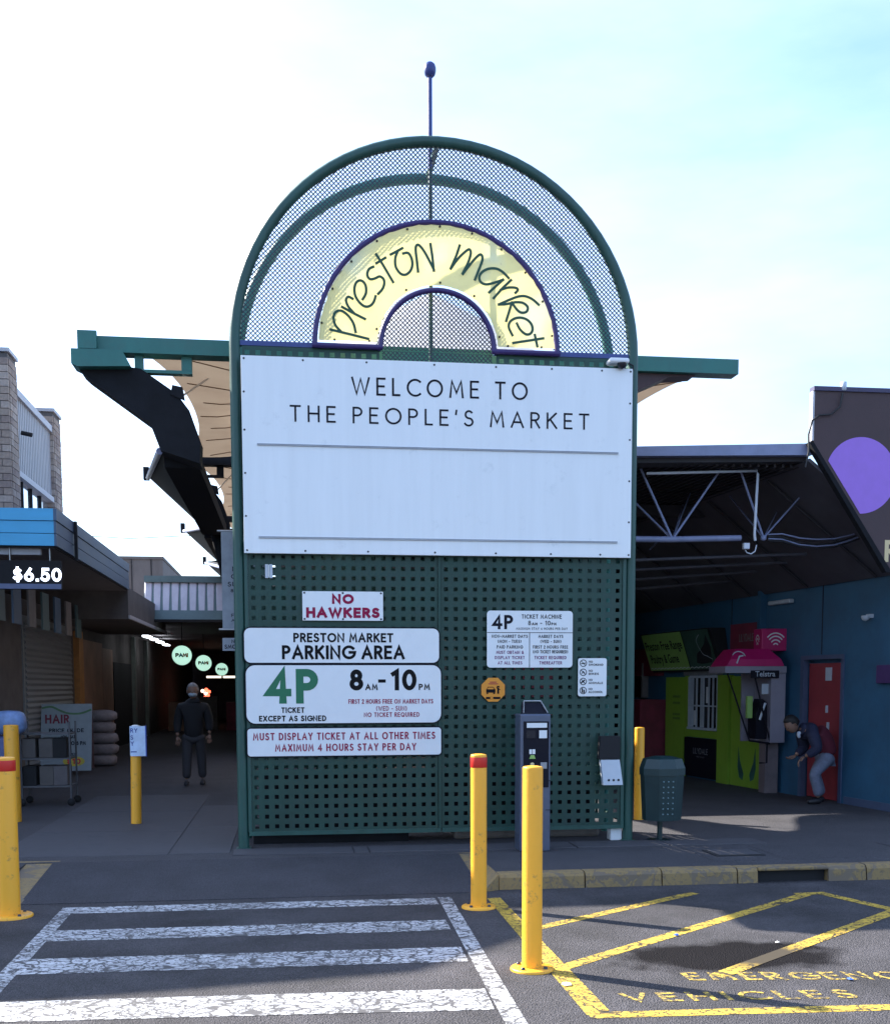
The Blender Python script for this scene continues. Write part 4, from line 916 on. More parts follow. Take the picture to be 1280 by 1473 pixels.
MB().box((-5.77,5.23,PT),(-5.18,5.77,PT+.05)).build('pier_cap', M_trim, U); MB().box((-5.77,8.23,5.98),(-5.18,8.87,6.03)).build('pier_cap', M_trim, U)
mb = MB(); yy = 5.76; zc0, zc1 = 4.62, 5.65
while yy < 8.23:
    mb.prism([(-5.3,yy,zc0),(-5.26,yy+.012,zc0),(-5.26,yy+.07,zc0),(-5.3,yy+.082,zc0)], (0,0,zc1-zc0)); yy += .115
MB().box((-5.34,5.76,zc0),(-5.3,8.24,zc1)).build('cladding_backing', M_clad, U); mb.build('ribbed_cladding', M_clad, U)
MB().box((-5.36,5.76,zc1),(-5.22,8.24,zc1+.1)).build('parapet_trim', M_trim, U); MB().box((-5.36,5.76,zc0-.08),(-5.22,8.24,zc0)).build('cladding_sill', M_trim, U)
wy = [5.8, 6.25, 6.85, 7.5, 8.2]
for a, b in zip(wy, wy[1:]):
    w = MB().box((-5.34,a,3.9),(-5.28,a+.05,4.53)).build('window_frame', M_joint, U)
    MB().box((-5.32,a+.06,3.92),(-5.31,b-.01,4.52)).build('pane', M_glass, w)
MB().tube([(-5.2,5.9,5.15),(-5.05,5.9,5.12)], .03, 8).build('wall_lamp', M_joint, U)
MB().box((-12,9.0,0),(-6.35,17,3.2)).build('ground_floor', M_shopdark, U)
# unseen block added beyond the picture edge, shaped to shade the street
NB = root('shade_block', 'unseen brown block added beyond the left picture edge to shade the street', 'building')
MB().prism([(-6.9,2.0,0),(-18,2.0,0),(-18,2.0,8),(-11.5,2.0,7.9),(-9,2.0,7.5),(-6.9,2.0,6.4)], (0,2.5,0)).build('front_wing', M_brick[1], NB)
MB().box((-18,4.52,0),(-6.9,8.8,8.3)).build('rear_wing', M_brick[1], NB)
for k in range(4):
    w = MB().box((-16+k*2.4,1.97,4.2),(-14.8+k*2.4,2.01,5.8)).build('window', M_trim, NB); MB().box((-15.92+k*2.4,1.95,4.28),(-14.88+k*2.4,1.968,5.72)).build('pane', M_dglass, w)

# shop front under the awning
SF = root('shopfront', 'dim shop front under the left awning with shutter and brown doors', 'shop front')
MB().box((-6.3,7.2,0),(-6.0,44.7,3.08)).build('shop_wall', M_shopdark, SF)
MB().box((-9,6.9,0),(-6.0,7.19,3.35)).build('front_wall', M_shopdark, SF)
MB().box((-6.28,7.0,0),(-6.0,7.19,3.3)).build('post', M_greypost, SF); MB().box((-6.5,6.7,0),(-6.1,6.88,3.3)).build('post', M_greypost, SF)
for k in range(26):
    MB().prism([(-5.97,9.2,.1+k*.1),(-5.94,9.2,.14+k*.1),(-5.97,9.2,.19+k*.1)], (0,4.2,0)).build('shutter_slat', M_shutter, SF)
MB().box((-6.0,9.1,0),(-5.975,13.5,2.8)).build('shutter_backing', M_shutter, SF)
MB().box((-6.0,13.9,0),(-5.88,14.4,2.75)).build('ochre_pilaster', M_orangep, SF)
MB().box((-6.0,14.45,0),(-5.92,17.2,2.6)).build('brown_panel', M_brownp, SF); MB().box((-6.0,17.3,0),(-5.93,18.9,2.5)).build('brown_panel', M_brownp, SF)
MB().box((-5.99,19.2,0),(-5.95,22.5,2.2)).build('dark_opening_sheet', M_dark, SF)  # near-black sheet stands in for the unlit doorway depth
MB().box((-6.0,23,0),(-5.9,23.3,3)).build('post', M_greypost, SF); MB().box((-6.0,26,0),(-5.9,26.3,3)).build('post', M_greypost, SF)
t = root('led_price_sign', 'black electronic sign showing 6.50 in dollars under the blue awning', 'price sign', (-4.78, 4.42, 3.02))
MB().box((-.55,-.03,-.17),(.34,.03,.2)).build('sign_case', M_dark, t)
mb = MB(); tf = lambda p, k: (p[0], -.032-.0002*k, p[1]); textline(mb, '$6.50', -.26, .345, -.07, .175, .2, tf, .16); mb.build('led_digits', em('led_white', (.75,.82,1), 1.2), t)
MB().box((-.55,-.035,-.165),(.34,-.0305,-.1)).build('lower_strip', pm('strip_grey_blue', (.12,.15,.28), .4), t)
for x in (-.3,.2): MB().tube([(x,0,.2),(x,0,.36)], .012, 6).build('hanger', M_alu, t)

# far end of the passage
CB = root('concrete_block', 'plain grey concrete building rising behind the far awning', 'building')
MB().box((-5.96,20,3.31),(-4.74,26,4.91)).build('concrete_wall', M_concrete, CB); MB().box((-5.98,19.97,4.9),(-4.72,26,4.97)).build('parapet', M_concrete, CB)
for x in (-5.55,-5.05): MB().box((x,19.98,3.31),(x+.02,20.0,4.89)).build('panel_joint', M_joint, CB)
RB = root('ribbed_awning', 'white ribbed metal awning across the end of the passage', 'awning')
mb = MB(); x = -4.75
while x < -1.2:
    mb.prism([(x,16,3.95),(x+.03,15.96,3.95),(x+.16,15.96,3.95),(x+.19,16,3.95)], (-.0,-.35,-.86)); x += .2
mb.build('ribbed_sheet', M_ribwhite, RB)
MB().prism([(-4.85,15.6,3.09),(-4.7,15.99,3.95),(-1.2,15.99,3.95),(-1.2,15.6,3.09)], (0,.12,0)).build('sheet_backing', M_teal, RB)
MB().box((-4.75,15.9,3.955),(-1.2,16.1,4.1)).build('top_cap', M_teal, RB); MB().box((-4.86,15.5,3.03),(-1.2,15.62,3.088)).build('gutter', M_joint, RB)
PH = root('market_hall', 'dark covered market hall behind the green frame', 'building')
MB().box((-7,16.2,3.1),(9,45,3.3)).build('hall_roof', M_hallwall, PH)
MB().box((-7,44.8,0),(9,45,3.1)).build('end_wall', M_hallwall, PH)
MB().box((-1.7,7.5,0),(-1.5,44,3.4)).build('hall_wall', M_hallwall, PH)
MB().box((-1.49,7.5,0),(2.9,7.7,3.4)).build('front_wall', M_hallwall, PH); MB().box((2.7,7.71,0),(2.9,40,3.4)).build('hall_wall', M_hallwall, PH)
MB().box((-1.7,7.45,3.4),(2.95,40,3.55)).build('roof_slab', M_hallwall, PH)
for x, c in ((-1.3,M_shopdark),(-.2,M_brownp),(.9,M_shopdark),(1.9,M_maroonwall)): MB().box((x,7.44,.1),(x+.95,7.49,2.6)).build('front_panel', c, PH)
for k in range(5):
    MB().box((-5.7+k*1.0,30,.0),(-5.0+k*1.0,30.6,1.0+.2*(k%2))).build('stall_counter', [M_brownp,M_shopdark,M_maroonwall][k%3], PH)
def pam(k, y):
    c = at(*[(262,943),(293,954),(319,963)][k], y); s = .25
    t = root('round_sign', ['largest and nearest','middle-sized','smallest and farthest'][k]+' lit round green-white sign reading PAM', 'sign', tuple(c), 0, 'round lit signs along the passage')
    MB().lathe([(.001,.06),(s*.93,.06),(s*.93,.05)], (0,0,0), 36, 'y').build('lit_face', em('mint_light', (.6,1,.82), .26), t)
    MB().lathe([(s*.93,.058),(s,.058),(s,-.06),(.001,-.06)], (0,0,0), 36, 'y').build('rim', M_dark, t)
    tf = lambda p, k: (p[0], -.063-.0004*k, p[1])
    for s_, a, b, m_ in (('P',-.14,-.08,M_black),('A',-.06,.01,pm('pam_blue',(.02,.2,.3),.5)),('M',.03,.105,pm('pam_orange',(.4,.1,.03),.5)),('!',.13,.131,M_orange)):
        mb = MB(); textline(mb, s_, a-.015, b+.015, -.045, .1, .3, tf); mb.build('letter', m_, t)
    MB().tube([(0,0,s),(0,0,3.1-c.z)], .012, 6).build('hanger', M_dark, t)
for k, y in enumerate((17., 23.4, 33.)): pam(k, y)
for k in range(4):
    c = at(*[(209,916),(219,920),(228,924),(237,928)][k], 19+k*2.5)
    o = MB().box((c.x-.08,c.y,c.z),(c.x+.08,c.y+.9,c.z+.04)).build('strip_light', em('cool_lamp', (.85,.92,1), 2)); tag(o, ['first','second','third','fourth'][k]+' white strip light from the left above the passage', 'light', 'strip lights in the passage')
for k, (a, b) in enumerate(((297,318),(321,338))):
    p0, p1 = at(a, 974, 36), at(b, 974, 36)
    o = MB().box((p0.x,36,p0.z-.04),(p1.x,36.1,p0.z+.04)).build('tube_light', em('warm_lamp', (1,.86,.7), .8)); tag(o, ['left','right'][k]+' of the two warm tube lights under the farthest round sign', 'light', 'tube lights at the passage end')
t = root('red_lanterns', 'cluster of glowing red lanterns deep in the passage', 'lanterns', tuple(at(296, 996, 34)))
for k, (dx, dz) in enumerate(((-.12,.05),(.02,.1),(.12,.02),(0,-.05),(.08,-.12),(-.02,-.2))): MB().lathe([(.001,.07),(.06,.04),(.07,0),(.06,-.04),(.001,-.07)], (dx,.0,dz), 10).build('lantern', em('red_lamp' if k%3 else 'red_lamp_pale', (1,.1,.05) if k%3 else (1,.5,.4), 1.6), t)

# utility wire
a, b = at(110, 770, 60), at(262, 771, 60)
mb = MB(); mb.tube([(a.x-8, 60, a.z+.2), (a.x, 60, a.z-.0), ((a.x+b.x)/2, 60, a.z-.15), (b.x, 60, b.z), (b.x+12, 60, b.z+.4)], .022, 5); tag(mb.build('overhead_wire', M_cable), 'thin overhead wire crossing the sky beyond the canopy', 'wire')

# ---- left street furniture
t = root('sandwich_board', 'white hairdresser sandwich board with green wave and yellow price oval', 'sandwich board', (-5.52, 10.45, 0), R(4))
lean = .14
def sb(p, k): return (p[0], -.42+p[1]*lean-.004-.0006*k, p[1])
mb = MB(); mb.prism([(-.47,-.42+.07*lean,.07),(.42,-.42+.07*lean,.07),(.45,-.42+1.27*lean,1.27),(-.42,-.42+1.27*lean,1.27)], (0,.02,.002)); mb.build('front_board', pm('aboard_white', (.3,.36,.42), .5, var=.1), t)
MB().prism([(-.45,.2,.07),(.42,.2,.07),(.45,-.22,1.25),(-.42,-.22,1.25)], (0,.02,0)).build('back_board', pm('aboard_back', (.2,.12,.12), .5), t)
mb = MB(); textline(mb, 'HAIR', -.36, .05, .92, .16, .2, sb, .2); mb.build('hair_lettering', M_maroonwall, t)
mb = MB(); textline(mb, 'PRICE GUIDE', -.3, .3, .76, .07, .2, sb, .15); textline(mb, 'MON - SAT', -.1, .15, .65, .06, .2, sb, .15); textline(mb, '9AM TO 6 PM', -.15, .33, .53, .07, .2, sb, .15); textline(mb, 'OPEN', 0, .17, .34, .05, .2, sb, .15); mb.build('lettering', M_ink, t)
mb = MB(); ribbon(mb, [tuple(q) for q in smooth([(-.4,1.2),(-.25,1.22),(-.1,1.15),(.05,1.1),(.25,1.1),(.42,1.16)])], .035, sb, 0); mb.build('green_wave', pm('wave_green',(.1,.22,.1),.5), t)
mb = MB(); mb.poly([sb((.12+.19*math.cos(R(-a)), .24+.09*math.sin(R(-a))), 0) for a in range(0,360,20)]); mb.build('yellow_oval', pm('oval_yellow',(.6,.5,.05),.5), t)
mb = MB(); textline(mb, '$10', 0, .24, .19, .1, .25, lambda p, k: (p[0], sb(p,k)[1]-.003, p[1]), .15); mb.build('price', M_red, t)
t = root('wire_trolley', 'grey wire shelf trolley behind the left bollards', 'trolley', (-4.75, 4.7, 0))
for x in (-.3,.33):
    for y in (-.2,.25): MB().tube([(x,y,.1),(x,y,1.12)], .014, 6).build('upright', M_dullgrey, t); MB().lathe([(.001,-.015),(.05,-.015),(.05,.015),(.001,.015)], (x,y,.05), 10, 'y').build('wheel', M_dark, t)
for z in (.25,.62,.95): MB().box((-.3,-.2,z),(.33,.25,z+.02)).build('shelf', M_dullgrey, t)
for z in (.27,.64):
    for x in (-.22,0,.18): bevel(MB().box((x-.08,-.15,z),(x+.1,.2,z+.26)).build('carton', [M_shopdark,M_joint,M_hallwall][random.randrange(3)], t), .01)
def sack(name, label, x, y, z, sx, sy, sz, mt, grp=None):
    mb = MB(); vs = []; fs = []; n, m_ = 12, 7
    for j in range(m_+1):
        v = math.pi*j/m_
        for i in range(n):
            u = 2*math.pi*i/n; cx_, sy_ = math.cos(u), math.sin(u)
            e = .6; q = lambda t_: math.copysign(abs(t_)**e, t_)
            w_ = 1+random.uniform(-.06,.06)
            vs.append((sx*q(cx_)*abs(math.sin(v))**.6*w_, sy*q(sy_)*abs(math.sin(v))**.6*w_, -sz*q(math.cos(v))))
    for j in range(m_):
        for i in range(n): fs.append((j*n+i, j*n+(i+1)%n, (j+1)*n+(i+1)%n, (j+1)*n+i))
    mb.add(vs, fs, True); o = mb.build(name, mt); o.location = (x,y,z); tag(o, label, 'sack', grp); return o
M_sack = pm('sack_white', (.22,.2,.22), .6, var=.25, scale=10, bump=.3, bscale=20)
for k in range(5): sack('produce_sack', ['lowest','second lowest','middle','second highest','topmost'][k]+' pale sack in the pile behind the sandwich board', -5.25+random.uniform(-.04,.04), 12.3, .12+k*.22, .32, .25, .12, M_sack, 'sacks piled by the sandwich board')
sack('blue_bag', 'pale blue plastic bag on the trolley at the left picture edge', -5.15, 4.35, 1.12, .22, .2, .16, pm('bag_blue', (.2,.3,.55), .4, var=.3, scale=8))
t = root('bagged_goods', 'blue bagged goods hanging below the plastic bag at the left edge', 'goods', (-5.2, 4.3, 0))
bevel(MB().box((-.25,-.1,.3),(.1,.2,.95)).build('bag', pm('bag_slate', (.1,.13,.3), .5, var=.3, scale=8), t), .05, 3)

# ================================================================ RIGHT SIDE
WA = math.atan2(.995, -.0995)
def wroot(name, label, cat, s, off=0., z=0., group=None):
    d = Vector((math.cos(WA), math.sin(WA), 0)); n_ = Vector((-math.sin(WA), math.cos(WA), 0))
    p = Vector((6.1,0,0))+d*s+n_*off+Vector((0,0,z)); return root(name, label, cat, tuple(p), WA, group)
# local axes: x = away from camera along the wall, y = out of the wall to the street, z up
BW = wroot('blue_building', 'dark blue painted market building on the right with a red door', 'building', 0)
MB().box((1.2,-.3,0),(3.2,0,3.0)).build('blue_wall', M_wallblue, BW); MB().box((4.2,-.3,0),(26,0,3.0)).build('blue_wall', M_wallblue, BW); MB().box((3.2,-.3,1.93),(4.2,0,3.0)).build('wall_above_door', M_wallblue, BW)
MB().box((3.2,-.3,0),(4.2,-.12,1.93)).build('door_reveal', M_wallblue, BW)
dr = MB().box((3.25,-.119,.01),(4.15,-.07,1.88)).build('door', M_reddoor, BW)
MB().box((3.58,-.069,1.64),(3.72,-.055,1.82)).build('door_louvre', M_pale, dr)
mb = MB(); mb.box((3.655,-.069,1.2),(3.675,-.04,1.3)); mb.box((3.615,-.069,.96),(3.64,-.04,1.07)); mb.build('door_handle', M_pale, dr)
MB().box((3.17,-.06,0),(3.235,.02,1.93)).build('door_jamb', M_walltrim, BW); MB().box((4.165,-.06,0),(4.24,.02,1.93)).build('door_jamb', M_walltrim, BW); MB().box((3.17,-.06,1.932),(4.24,.02,1.99)).build('door_head', M_walltrim, BW)
for s in (3.735, 5.3, 6.35): MB().box((s-.008,.0,2.0),(s+.008,.006,3.0)).build('sheet_joint', M_joint, BW)
MB().box((5.27,.0,1.72),(5.36,.1,3.0)).build('downpipe', M_wallblue, BW)
MB().box((1.2,.0,0),(3.1,.012,.1)).build('skirting', M_walltrim, BW)
bevel(MB().box((1.9,.0,1.6),(2.36,.08,1.83)).build('meter_box', pm('mauve_box', (.07,.03,.13), .5), BW), .01)
t = wroot('bulkhead_light', 'white bulkhead lamp on the blue wall above the phone booth', 'lamp', 4.78, 0, 2.78)
bevel(MB().box((-.3,.0,-.03),(.3,.09,.03)).build('diffuser', M_pale, t), .015)
t = wroot('dome_camera', 'small pale dome camera high on the blue wall', 'camera', 2.6, 0, 2.45)
MB().box((-.04,0,-.02),(.04,.06,.03)).build('bracket', M_pale, t); MB().lathe([(.001,-.06),(.04,-.045),(.055,-.01),(.05,.01)], (0,.09,.0), 12).build('dome', M_pale, t)
# green poultry shop
PS_ = wroot('poultry_shop', 'lime green poultry shop front with barred window and black poster', 'shop front', 0)
MB().box((7.93,.0,0),(8.7,.05,1.72)).build('green_panel', M_lime, PS_)
MB().box((6.63,.0,.7),(7.92,.05,.83)).build('green_sill_panel', M_lime, PS_); MB().box((7.8,.0,.83),(7.92,.05,1.74)).build('green_jamb', M_lime, PS_)
MB().box((6.63,.0,1.745),(7.92,.08,1.83)).build('shutter_head', M_shutter, PS_)
MB().box((6.24,.0,0),(6.62,.09,1.74)).build('green_pilaster', M_lime, PS_)
MB().box((5.22,.0,0),(6.22,.05,1.72)).build('green_panel', M_lime, PS_)
wf = MB(); wf.box((6.66,.0,.84),(6.70,.07,1.72)); wf.box((7.7,.0,.84),(7.75,.07,1.72)); wf.box((6.66,.0,.831),(7.75,.09,.87)); wf.box((6.7,.0,1.70),(7.7,.07,1.74)); wf = wf.build('window', M_pale, PS_)
MB().box((6.7,.005,.87),(7.7,.015,1.7)).build('pane', M_dglass, wf)
for s in (6.85,7.0,7.2,7.28,7.45,7.6): MB().box((s-.012,.04,.87),(s+.012,.065,1.7)).build('window_bar', M_pale, wf)
MB().box((6.7,.042,1.22),(7.7,.06,1.245)).build('window_bar', M_pale, wf)
for a, b, c, d_ in ((7.05,7.17,1.28,1.55),(7.5,7.64,.9,1.15)): MB().box((a,.016,c),(b,.02,d_)).build('window_notice', M_sign, wf)
po = MB().box((6.68,.0,.03),(7.9,.055,.685)).build('poster', M_ink, PS_)
tf = wallface(.055); mb = MB(); textline(mb, 'LILYDALE', -7.55, -7.0, .42, .1, .12, tf, .2); textline(mb, 'FREE RANGE', -7.42, -7.12, .36, .025, .14, tf, .2); mb.build('poster_lettering', M_grey, po)
mb = MB()
for cx_ in (5.95, 5.42):
    d0 = 1 if cx_ > 5.6 else -1
    mb.prism([(cx_,.0505,.62),(cx_-.05*d0,.0505,.4),(cx_-.17*d0,.0505,.2),(cx_-.14*d0,.0505,.1),(cx_-.04*d0,.0505,.14),(cx_+.02*d0,.0505,.3)], (0,.004,0))
mb.build('leaf_graphics', pm('leaf_print', (.03,.1,.09), .5, var=.5), PS_)
mb = MB(); tf = wallface(.05)
for z in (1.36,1.25,1.05,.98): mb.box((8.1,.0505,z),(8.4,.052,z+.04))
for z in (1.2,1.0,.94): mb.box((5.6,.0505,z),(5.85,.052,z+.035))
mb.build('faded_print', pm('faded_green', (.12,.22,.03), .5), PS_)
SG = wroot('poultry_sign', 'lime and dark green sign box reading preston free range poultry and game', 'sign', 0)
MB().prism([(9.3,.02,2.5),(9.3,.3,2.5),(9.1,.12,1.81),(9.1,.02,1.81)], (-2.76,0,0)).build('sign_box', M_dark, SG)
def sgn(p, k):
    v = (p[1]-1.81)/.69; return (-p[0]+(.1*v-.1), .125+.18*v+.003+.0005*k, p[1])
mb = MB(); mb.prism([sgn((-9.25,1.84),0), sgn((-7.62,1.84),0), sgn((-7.62,2.48),0), sgn((-9.25,2.48),0)], (0,.004,0)); mb.build('lime_face', M_limesign, SG)
mb = MB(); mb.prism([sgn((-7.58,1.84),0), sgn((-6.6,1.84),0), sgn((-6.6,2.48),0), sgn((-7.58,2.48),0)], (0,.004,0)); mb.build('dark_face', M_dksign, SG)
def bfont(s, tf, x0, x1, z, cap, mt, parent, name='lettering'):
    c = bpy.data.curves.new('tmp', 'FONT'); c.body = s; c.size = 1; c.offset = .012; c.resolution_u = 3
    o = bpy.data.objects.new('tmp', c); col.objects.link(o); dg = bpy.context.evaluated_depsgraph_get(); me = bpy.data.meshes.new_from_object(o.evaluated_get(dg))
    bpy.data.objects.remove(o); bpy.data.curves.remove(c)
    xs2 = [v.co.x for v in me.vertices]; a, b = min(xs2), max(xs2); k = (x1-x0)/(b-a); kz = cap/.7
    for v in me.vertices: v.co = Vector(tf((x0+(v.co.x-a)*k, z+v.co.y*kz), 3))
    me.name = name; me.materials.clear(); me.materials.append(mt); o = bpy.data.objects.new(name, me); col.objects.link(o); o.parent = parent; return o
sg2 = lambda p, k: (sgn(p,k)[0], sgn(p,k)[1]+.006, p[1])
bfont('Preston Free Range', sg2, -9.18, -7.68, 2.2, .15, M_ink, SG); bfont('Poultry & Game', sg2, -9.1, -7.95, 1.97, .15, M_ink, SG)
mb = MB(); ribbon(mb, [(-9.2+i*.05, 1.875+.012*math.sin(i*2.1)) for i in range(50)], .012, sg2, 2); mb.build('scribble_line', M_sign, SG)
mb = MB(); mb.poly([sg2(q,3) for q in ((-7.3,1.95),(-7.1,1.93),(-6.75,1.95),(-6.65,2.2),(-6.72,2.4),(-6.85,2.25),(-7.05,2.15),(-7.2,2.1))][::-1]); mb.build('bird_shape', M_dark, SG)
mb = MB(); ribbon(mb, smooth([(-6.95,2.4),(-7.1,2.3),(-7.0,2.1),(-6.85,2.05),(-6.7,2.0)]), .012, sg2, 5); mb.build('white_curl', M_pale, SG)
t = wroot('maroon_sign', 'faded maroon sign board beside the poultry sign above the booth', 'sign', 0)
MB().box((5.4,.0,2.1),(6.3,.05,2.53)).build('sign_board', M_maroonwall, t)
tf = wallface(.05); mb = MB(); textline(mb, 'LILYDALE', -6.0, -5.55, 2.25, .12, .12, tf, .2); mb.build('lettering', M_soffit, t)
t = wroot('maroon_stall', 'dark maroon boarded stall end beyond the poultry shop', 'stall', 0)
MB().box((8.8,.0,0),(9.6,.5,1.32)).build('maroon_board', M_maroonwall, t); MB().box((9.62,.0,0),(9.72,.55,1.15)).build('red_post', M_reddoor, t)
MB().box((8.9,.0,1.75),(12,.1,2.25)).build('maroon_header', M_maroonwall, t)
for s in (9.6,10.4,11.2): 
    f = MB().box((s,.0,1.35),(s+.05,.12,1.99)).build('window_frame', M_soffit, t); MB().box((s+.06,.02,1.35),(s+.74,.03,1.95)).build('pane', M_dglass, f)
for k, (a, b) in enumerate(((903,957),(918,1003),(908,983))):
    pass

# phone booth
PB = root('phone_booth', 'public phone booth with magenta hood and grey side shell', 'phone booth', (5.15, 4.72, 0), R(0))
MB().box((.22,-.02,0),(.42,.2,.745)).build('pedestal', pm('booth_base', (.2,.16,.17), .5), PB)
MB().box((.2,-.22,.75),(.42,.4,1.75)).build('right_shell', M_boothgrey, PB)
MB().box((-.0,.36,.75),(.199,.4,1.75)).build('back_panel', M_boothgrey, PB)
MB().box((-.5,-.24,1.755),(.42,.4,1.85)).build('roof_rim', M_sign if False else M_boothgrey, PB)
MB().box((-.12,-.262,1.68),(.3,-.242,1.79)).build('name_panel', M_ink, PB)
pbn = [o for o in PB.children if o.name.startswith('name_panel')]
bfont('Telstra', lambda p, k: (p[0], -.2635-.0003*k, p[1]), -.06, .24, 1.705, .075, M_pale, PB, 'name_lettering')
mb = MB(); mb.add([(-.48,-.25,1.852),(.38,-.25,1.852),(.38,.4,1.852),(-.48,.4,1.852),(-.42,-.23,1.95),(.34,-.23,1.95),(-.3,-.12,2.1),(.2,-.12,2.1),(.2,.35,2.1),(-.3,.35,2.1),(.34,.38,1.95),(-.42,.38,1.95)],
  [(0,1,5,4),(4,5,7,6),(1,2,10,5),(5,10,8,7),(6,7,8,9),(3,0,4,11),(11,4,6,9),(2,3,11,10),(10,11,9,8)]); mb.build('magenta_hood', M_pink, PB)
mb = MB(); hf = lambda p, k: (p[0], -.246+ (p[1]-1.86)*.2-.012-.0005*k, p[1]); ribbon(mb, [(-.33,1.9),(-.29,1.99),(-.24,2.0)], .02, hf, 0); ribbon(mb, arc(-.3,1.97,.1,.09,20,150,8), .014, hf, 1); mb.build('hood_emblem', M_pale, PB)
gl = MB(); gl.tube([(-.45,-.2,1.75),(-.1,-.2,.78)], .012, 6); gl.tube([(-.1,-.2,.78),(.21,-.2,.74)], .014, 6); gl.tube([(-.05,-.2,1.75),(.21,-.2,.76)], .012, 6); gl.tube([(.21,-.1,.74),(.21,-.1,.45),(.1,-.1,.45)], .012, 6); gl.build('frame_rods', M_ink, PB)
MB().box((-.06,.0,1.1),(.02,.06,1.42)).build('notice_card', M_limesign, PB)
ph = MB().prism([(.03,-.12,.8),(.19,-.12,.8),(.19,-.12,1.32),(.12,-.12,1.38),(.03,-.12,1.15)], (0,.3,0)).build('telephone', M_ink, PB)
MB().tube([(.07,-.15,1.08),(.1,-.17,1.2),(.15,-.15,1.32)], [.02,.014,.02], 8).build('handset', M_pale, ph)
MB().box((.1,-.13,1.45),(.2,-.12,1.6)).build('instruction_card', M_pale, PB)
t = root('wifi_sign', 'magenta box sign with white wifi arcs above the phone booth', 'sign', (5.42, 4.8, 2.235))
bevel(MB().box((-.16,-.15,-.16),(.22,.15,.16)).build('sign_box', M_pink, t), .01)
mb = MB(); tf = lambda p, k: (p[0], -.152-.0003*k, p[1])
for r_ in (.04,.085,.13,.17): ribbon(mb, arc(.05,-.1,r_,r_*1.15,45,135,8), .018, tf, 0)
mb.build('wifi_arcs', M_sign, t)
mb = MB()
for r_ in (.05,.1,.14): ribbon(mb, arc(0,-.1,r_*.6,r_*1.2,40,140,8), .018, lambda p, k: (-.162, -p[0], p[1]), 0)
mb.build('side_arcs', M_sign, t)
MB().tube([(.05,.0,-.16),(.05,.0,-.2)], .03, 8).build('neck', M_pale, t)

# brown facade with the lilac disc
FC = root('brown_facade', 'brown rendered facade with slanted edge and a lilac disc', 'facade')
yv = 1.35
MB().prism([(4.42,yv,4.90),(4.42,yv,4.33),(5.40,yv,2.9),(9,yv,2.9),(9,yv,4.9)], (0,.08,0)).build('render_wall', M_brownfac, FC)
MB().box((4.40,yv-.02,4.902),(9,yv+.1,4.95)).build('top_flashing', pm('flashing_purple', (.05,.04,.1), .5), FC)
MB().box((4.395,yv+.0,4.35),(4.418,yv+.08,4.9)).build('lit_edge_strip', M_trim, FC)  # pale strip paints the sunlit side edge of the facade
MB().prism([(4.36,yv-.01,4.33),(4.415,yv-.01,4.33),(5.40,yv-.01,2.895),(5.34,yv-.01,2.88)], (0,.1,0)).build('slanted_trim', M_darksteel, FC)
cc = at(1238, 684, yv); rc = .43; P = []
for i in range(72):
    a = 2*math.pi*i/72; x, z = cc.x+rc*math.cos(a), cc.z+rc*math.sin(a)
    P.append((x, z))
def clip(P, f):
    out = []
    for i in range(len(P)):
        a, b = P[i], P[(i+1)%len(P)]; fa, fb = f(a), f(b)
        if fa >= 0: out.append(a)
        if (fa >= 0) != (fb >= 0): t_ = fa/(fa-fb); out.append((a[0]+(b[0]-a[0])*t_, a[1]+(b[1]-a[1])*t_))
    return out
P = clip(P, lambda p: (p[0]-4.46)*1.43+(p[1]-4.33)*.98)
MB().prism([(x,yv-.004,z) for x, z in P], (0,.003,0)).build('lilac_disc', M_lilac, FC)
mb = MB(); textline(mb, 'R', 5.32, 5.46, 3.0, .25, .2, face(yv)); mb.build('cream_letter', M_cream, FC)
mb = MB(); a = at(1213, 556, yv); MB().lathe([(.001,.05),(.035,.05),(.035,-.04),(.02,-.05),(.001,-.05)], tuple(a), 12).build('roof_sensor', M_pale, FC)
MB().tube([tuple(a), (a.x,yv,4.93)], .012, 6).build('sensor_stem', M_cable, FC)
pts = [at(*q, yv-.03) for q in ((1212,565),(1208,585),(1195,596),(1178,597),(1168,605),(1163,625),(1163,650),(1158,672))]
MB().tube(pts, .011, 6).build('black_cable', M_cable, FC)

MB().box((6.02,yv+.01,0),(9,yv+.25,2.895)).build('lower_wall', M_wallblue, FC)
# roof between market and blue building
RF = root('passage_roof', 'dark corrugated roof over the right footpath with grey edge gutter', 'roof')
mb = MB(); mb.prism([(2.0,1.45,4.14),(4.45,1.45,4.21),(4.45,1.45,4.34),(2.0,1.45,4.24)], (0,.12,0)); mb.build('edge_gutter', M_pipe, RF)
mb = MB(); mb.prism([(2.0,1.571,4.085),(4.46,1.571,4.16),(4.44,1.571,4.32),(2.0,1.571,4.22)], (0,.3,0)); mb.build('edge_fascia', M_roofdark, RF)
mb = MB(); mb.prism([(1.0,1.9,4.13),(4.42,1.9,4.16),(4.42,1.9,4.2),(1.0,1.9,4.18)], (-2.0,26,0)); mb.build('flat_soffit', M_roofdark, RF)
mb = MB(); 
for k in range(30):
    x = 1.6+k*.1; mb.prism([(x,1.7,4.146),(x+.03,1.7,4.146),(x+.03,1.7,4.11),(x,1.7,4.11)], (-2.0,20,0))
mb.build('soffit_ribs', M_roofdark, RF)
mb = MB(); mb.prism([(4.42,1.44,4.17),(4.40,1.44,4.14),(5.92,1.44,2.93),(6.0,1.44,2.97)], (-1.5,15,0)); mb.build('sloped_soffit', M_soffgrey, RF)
for k in range(7):
    y = 2.4+k*1.6; dx = -.1*(y-1.66)
    MB().tube([(4.40+dx,y,4.08),(5.86+dx,y,2.93)], .018, 6).build('roof_rafter', M_roofdark, RF)
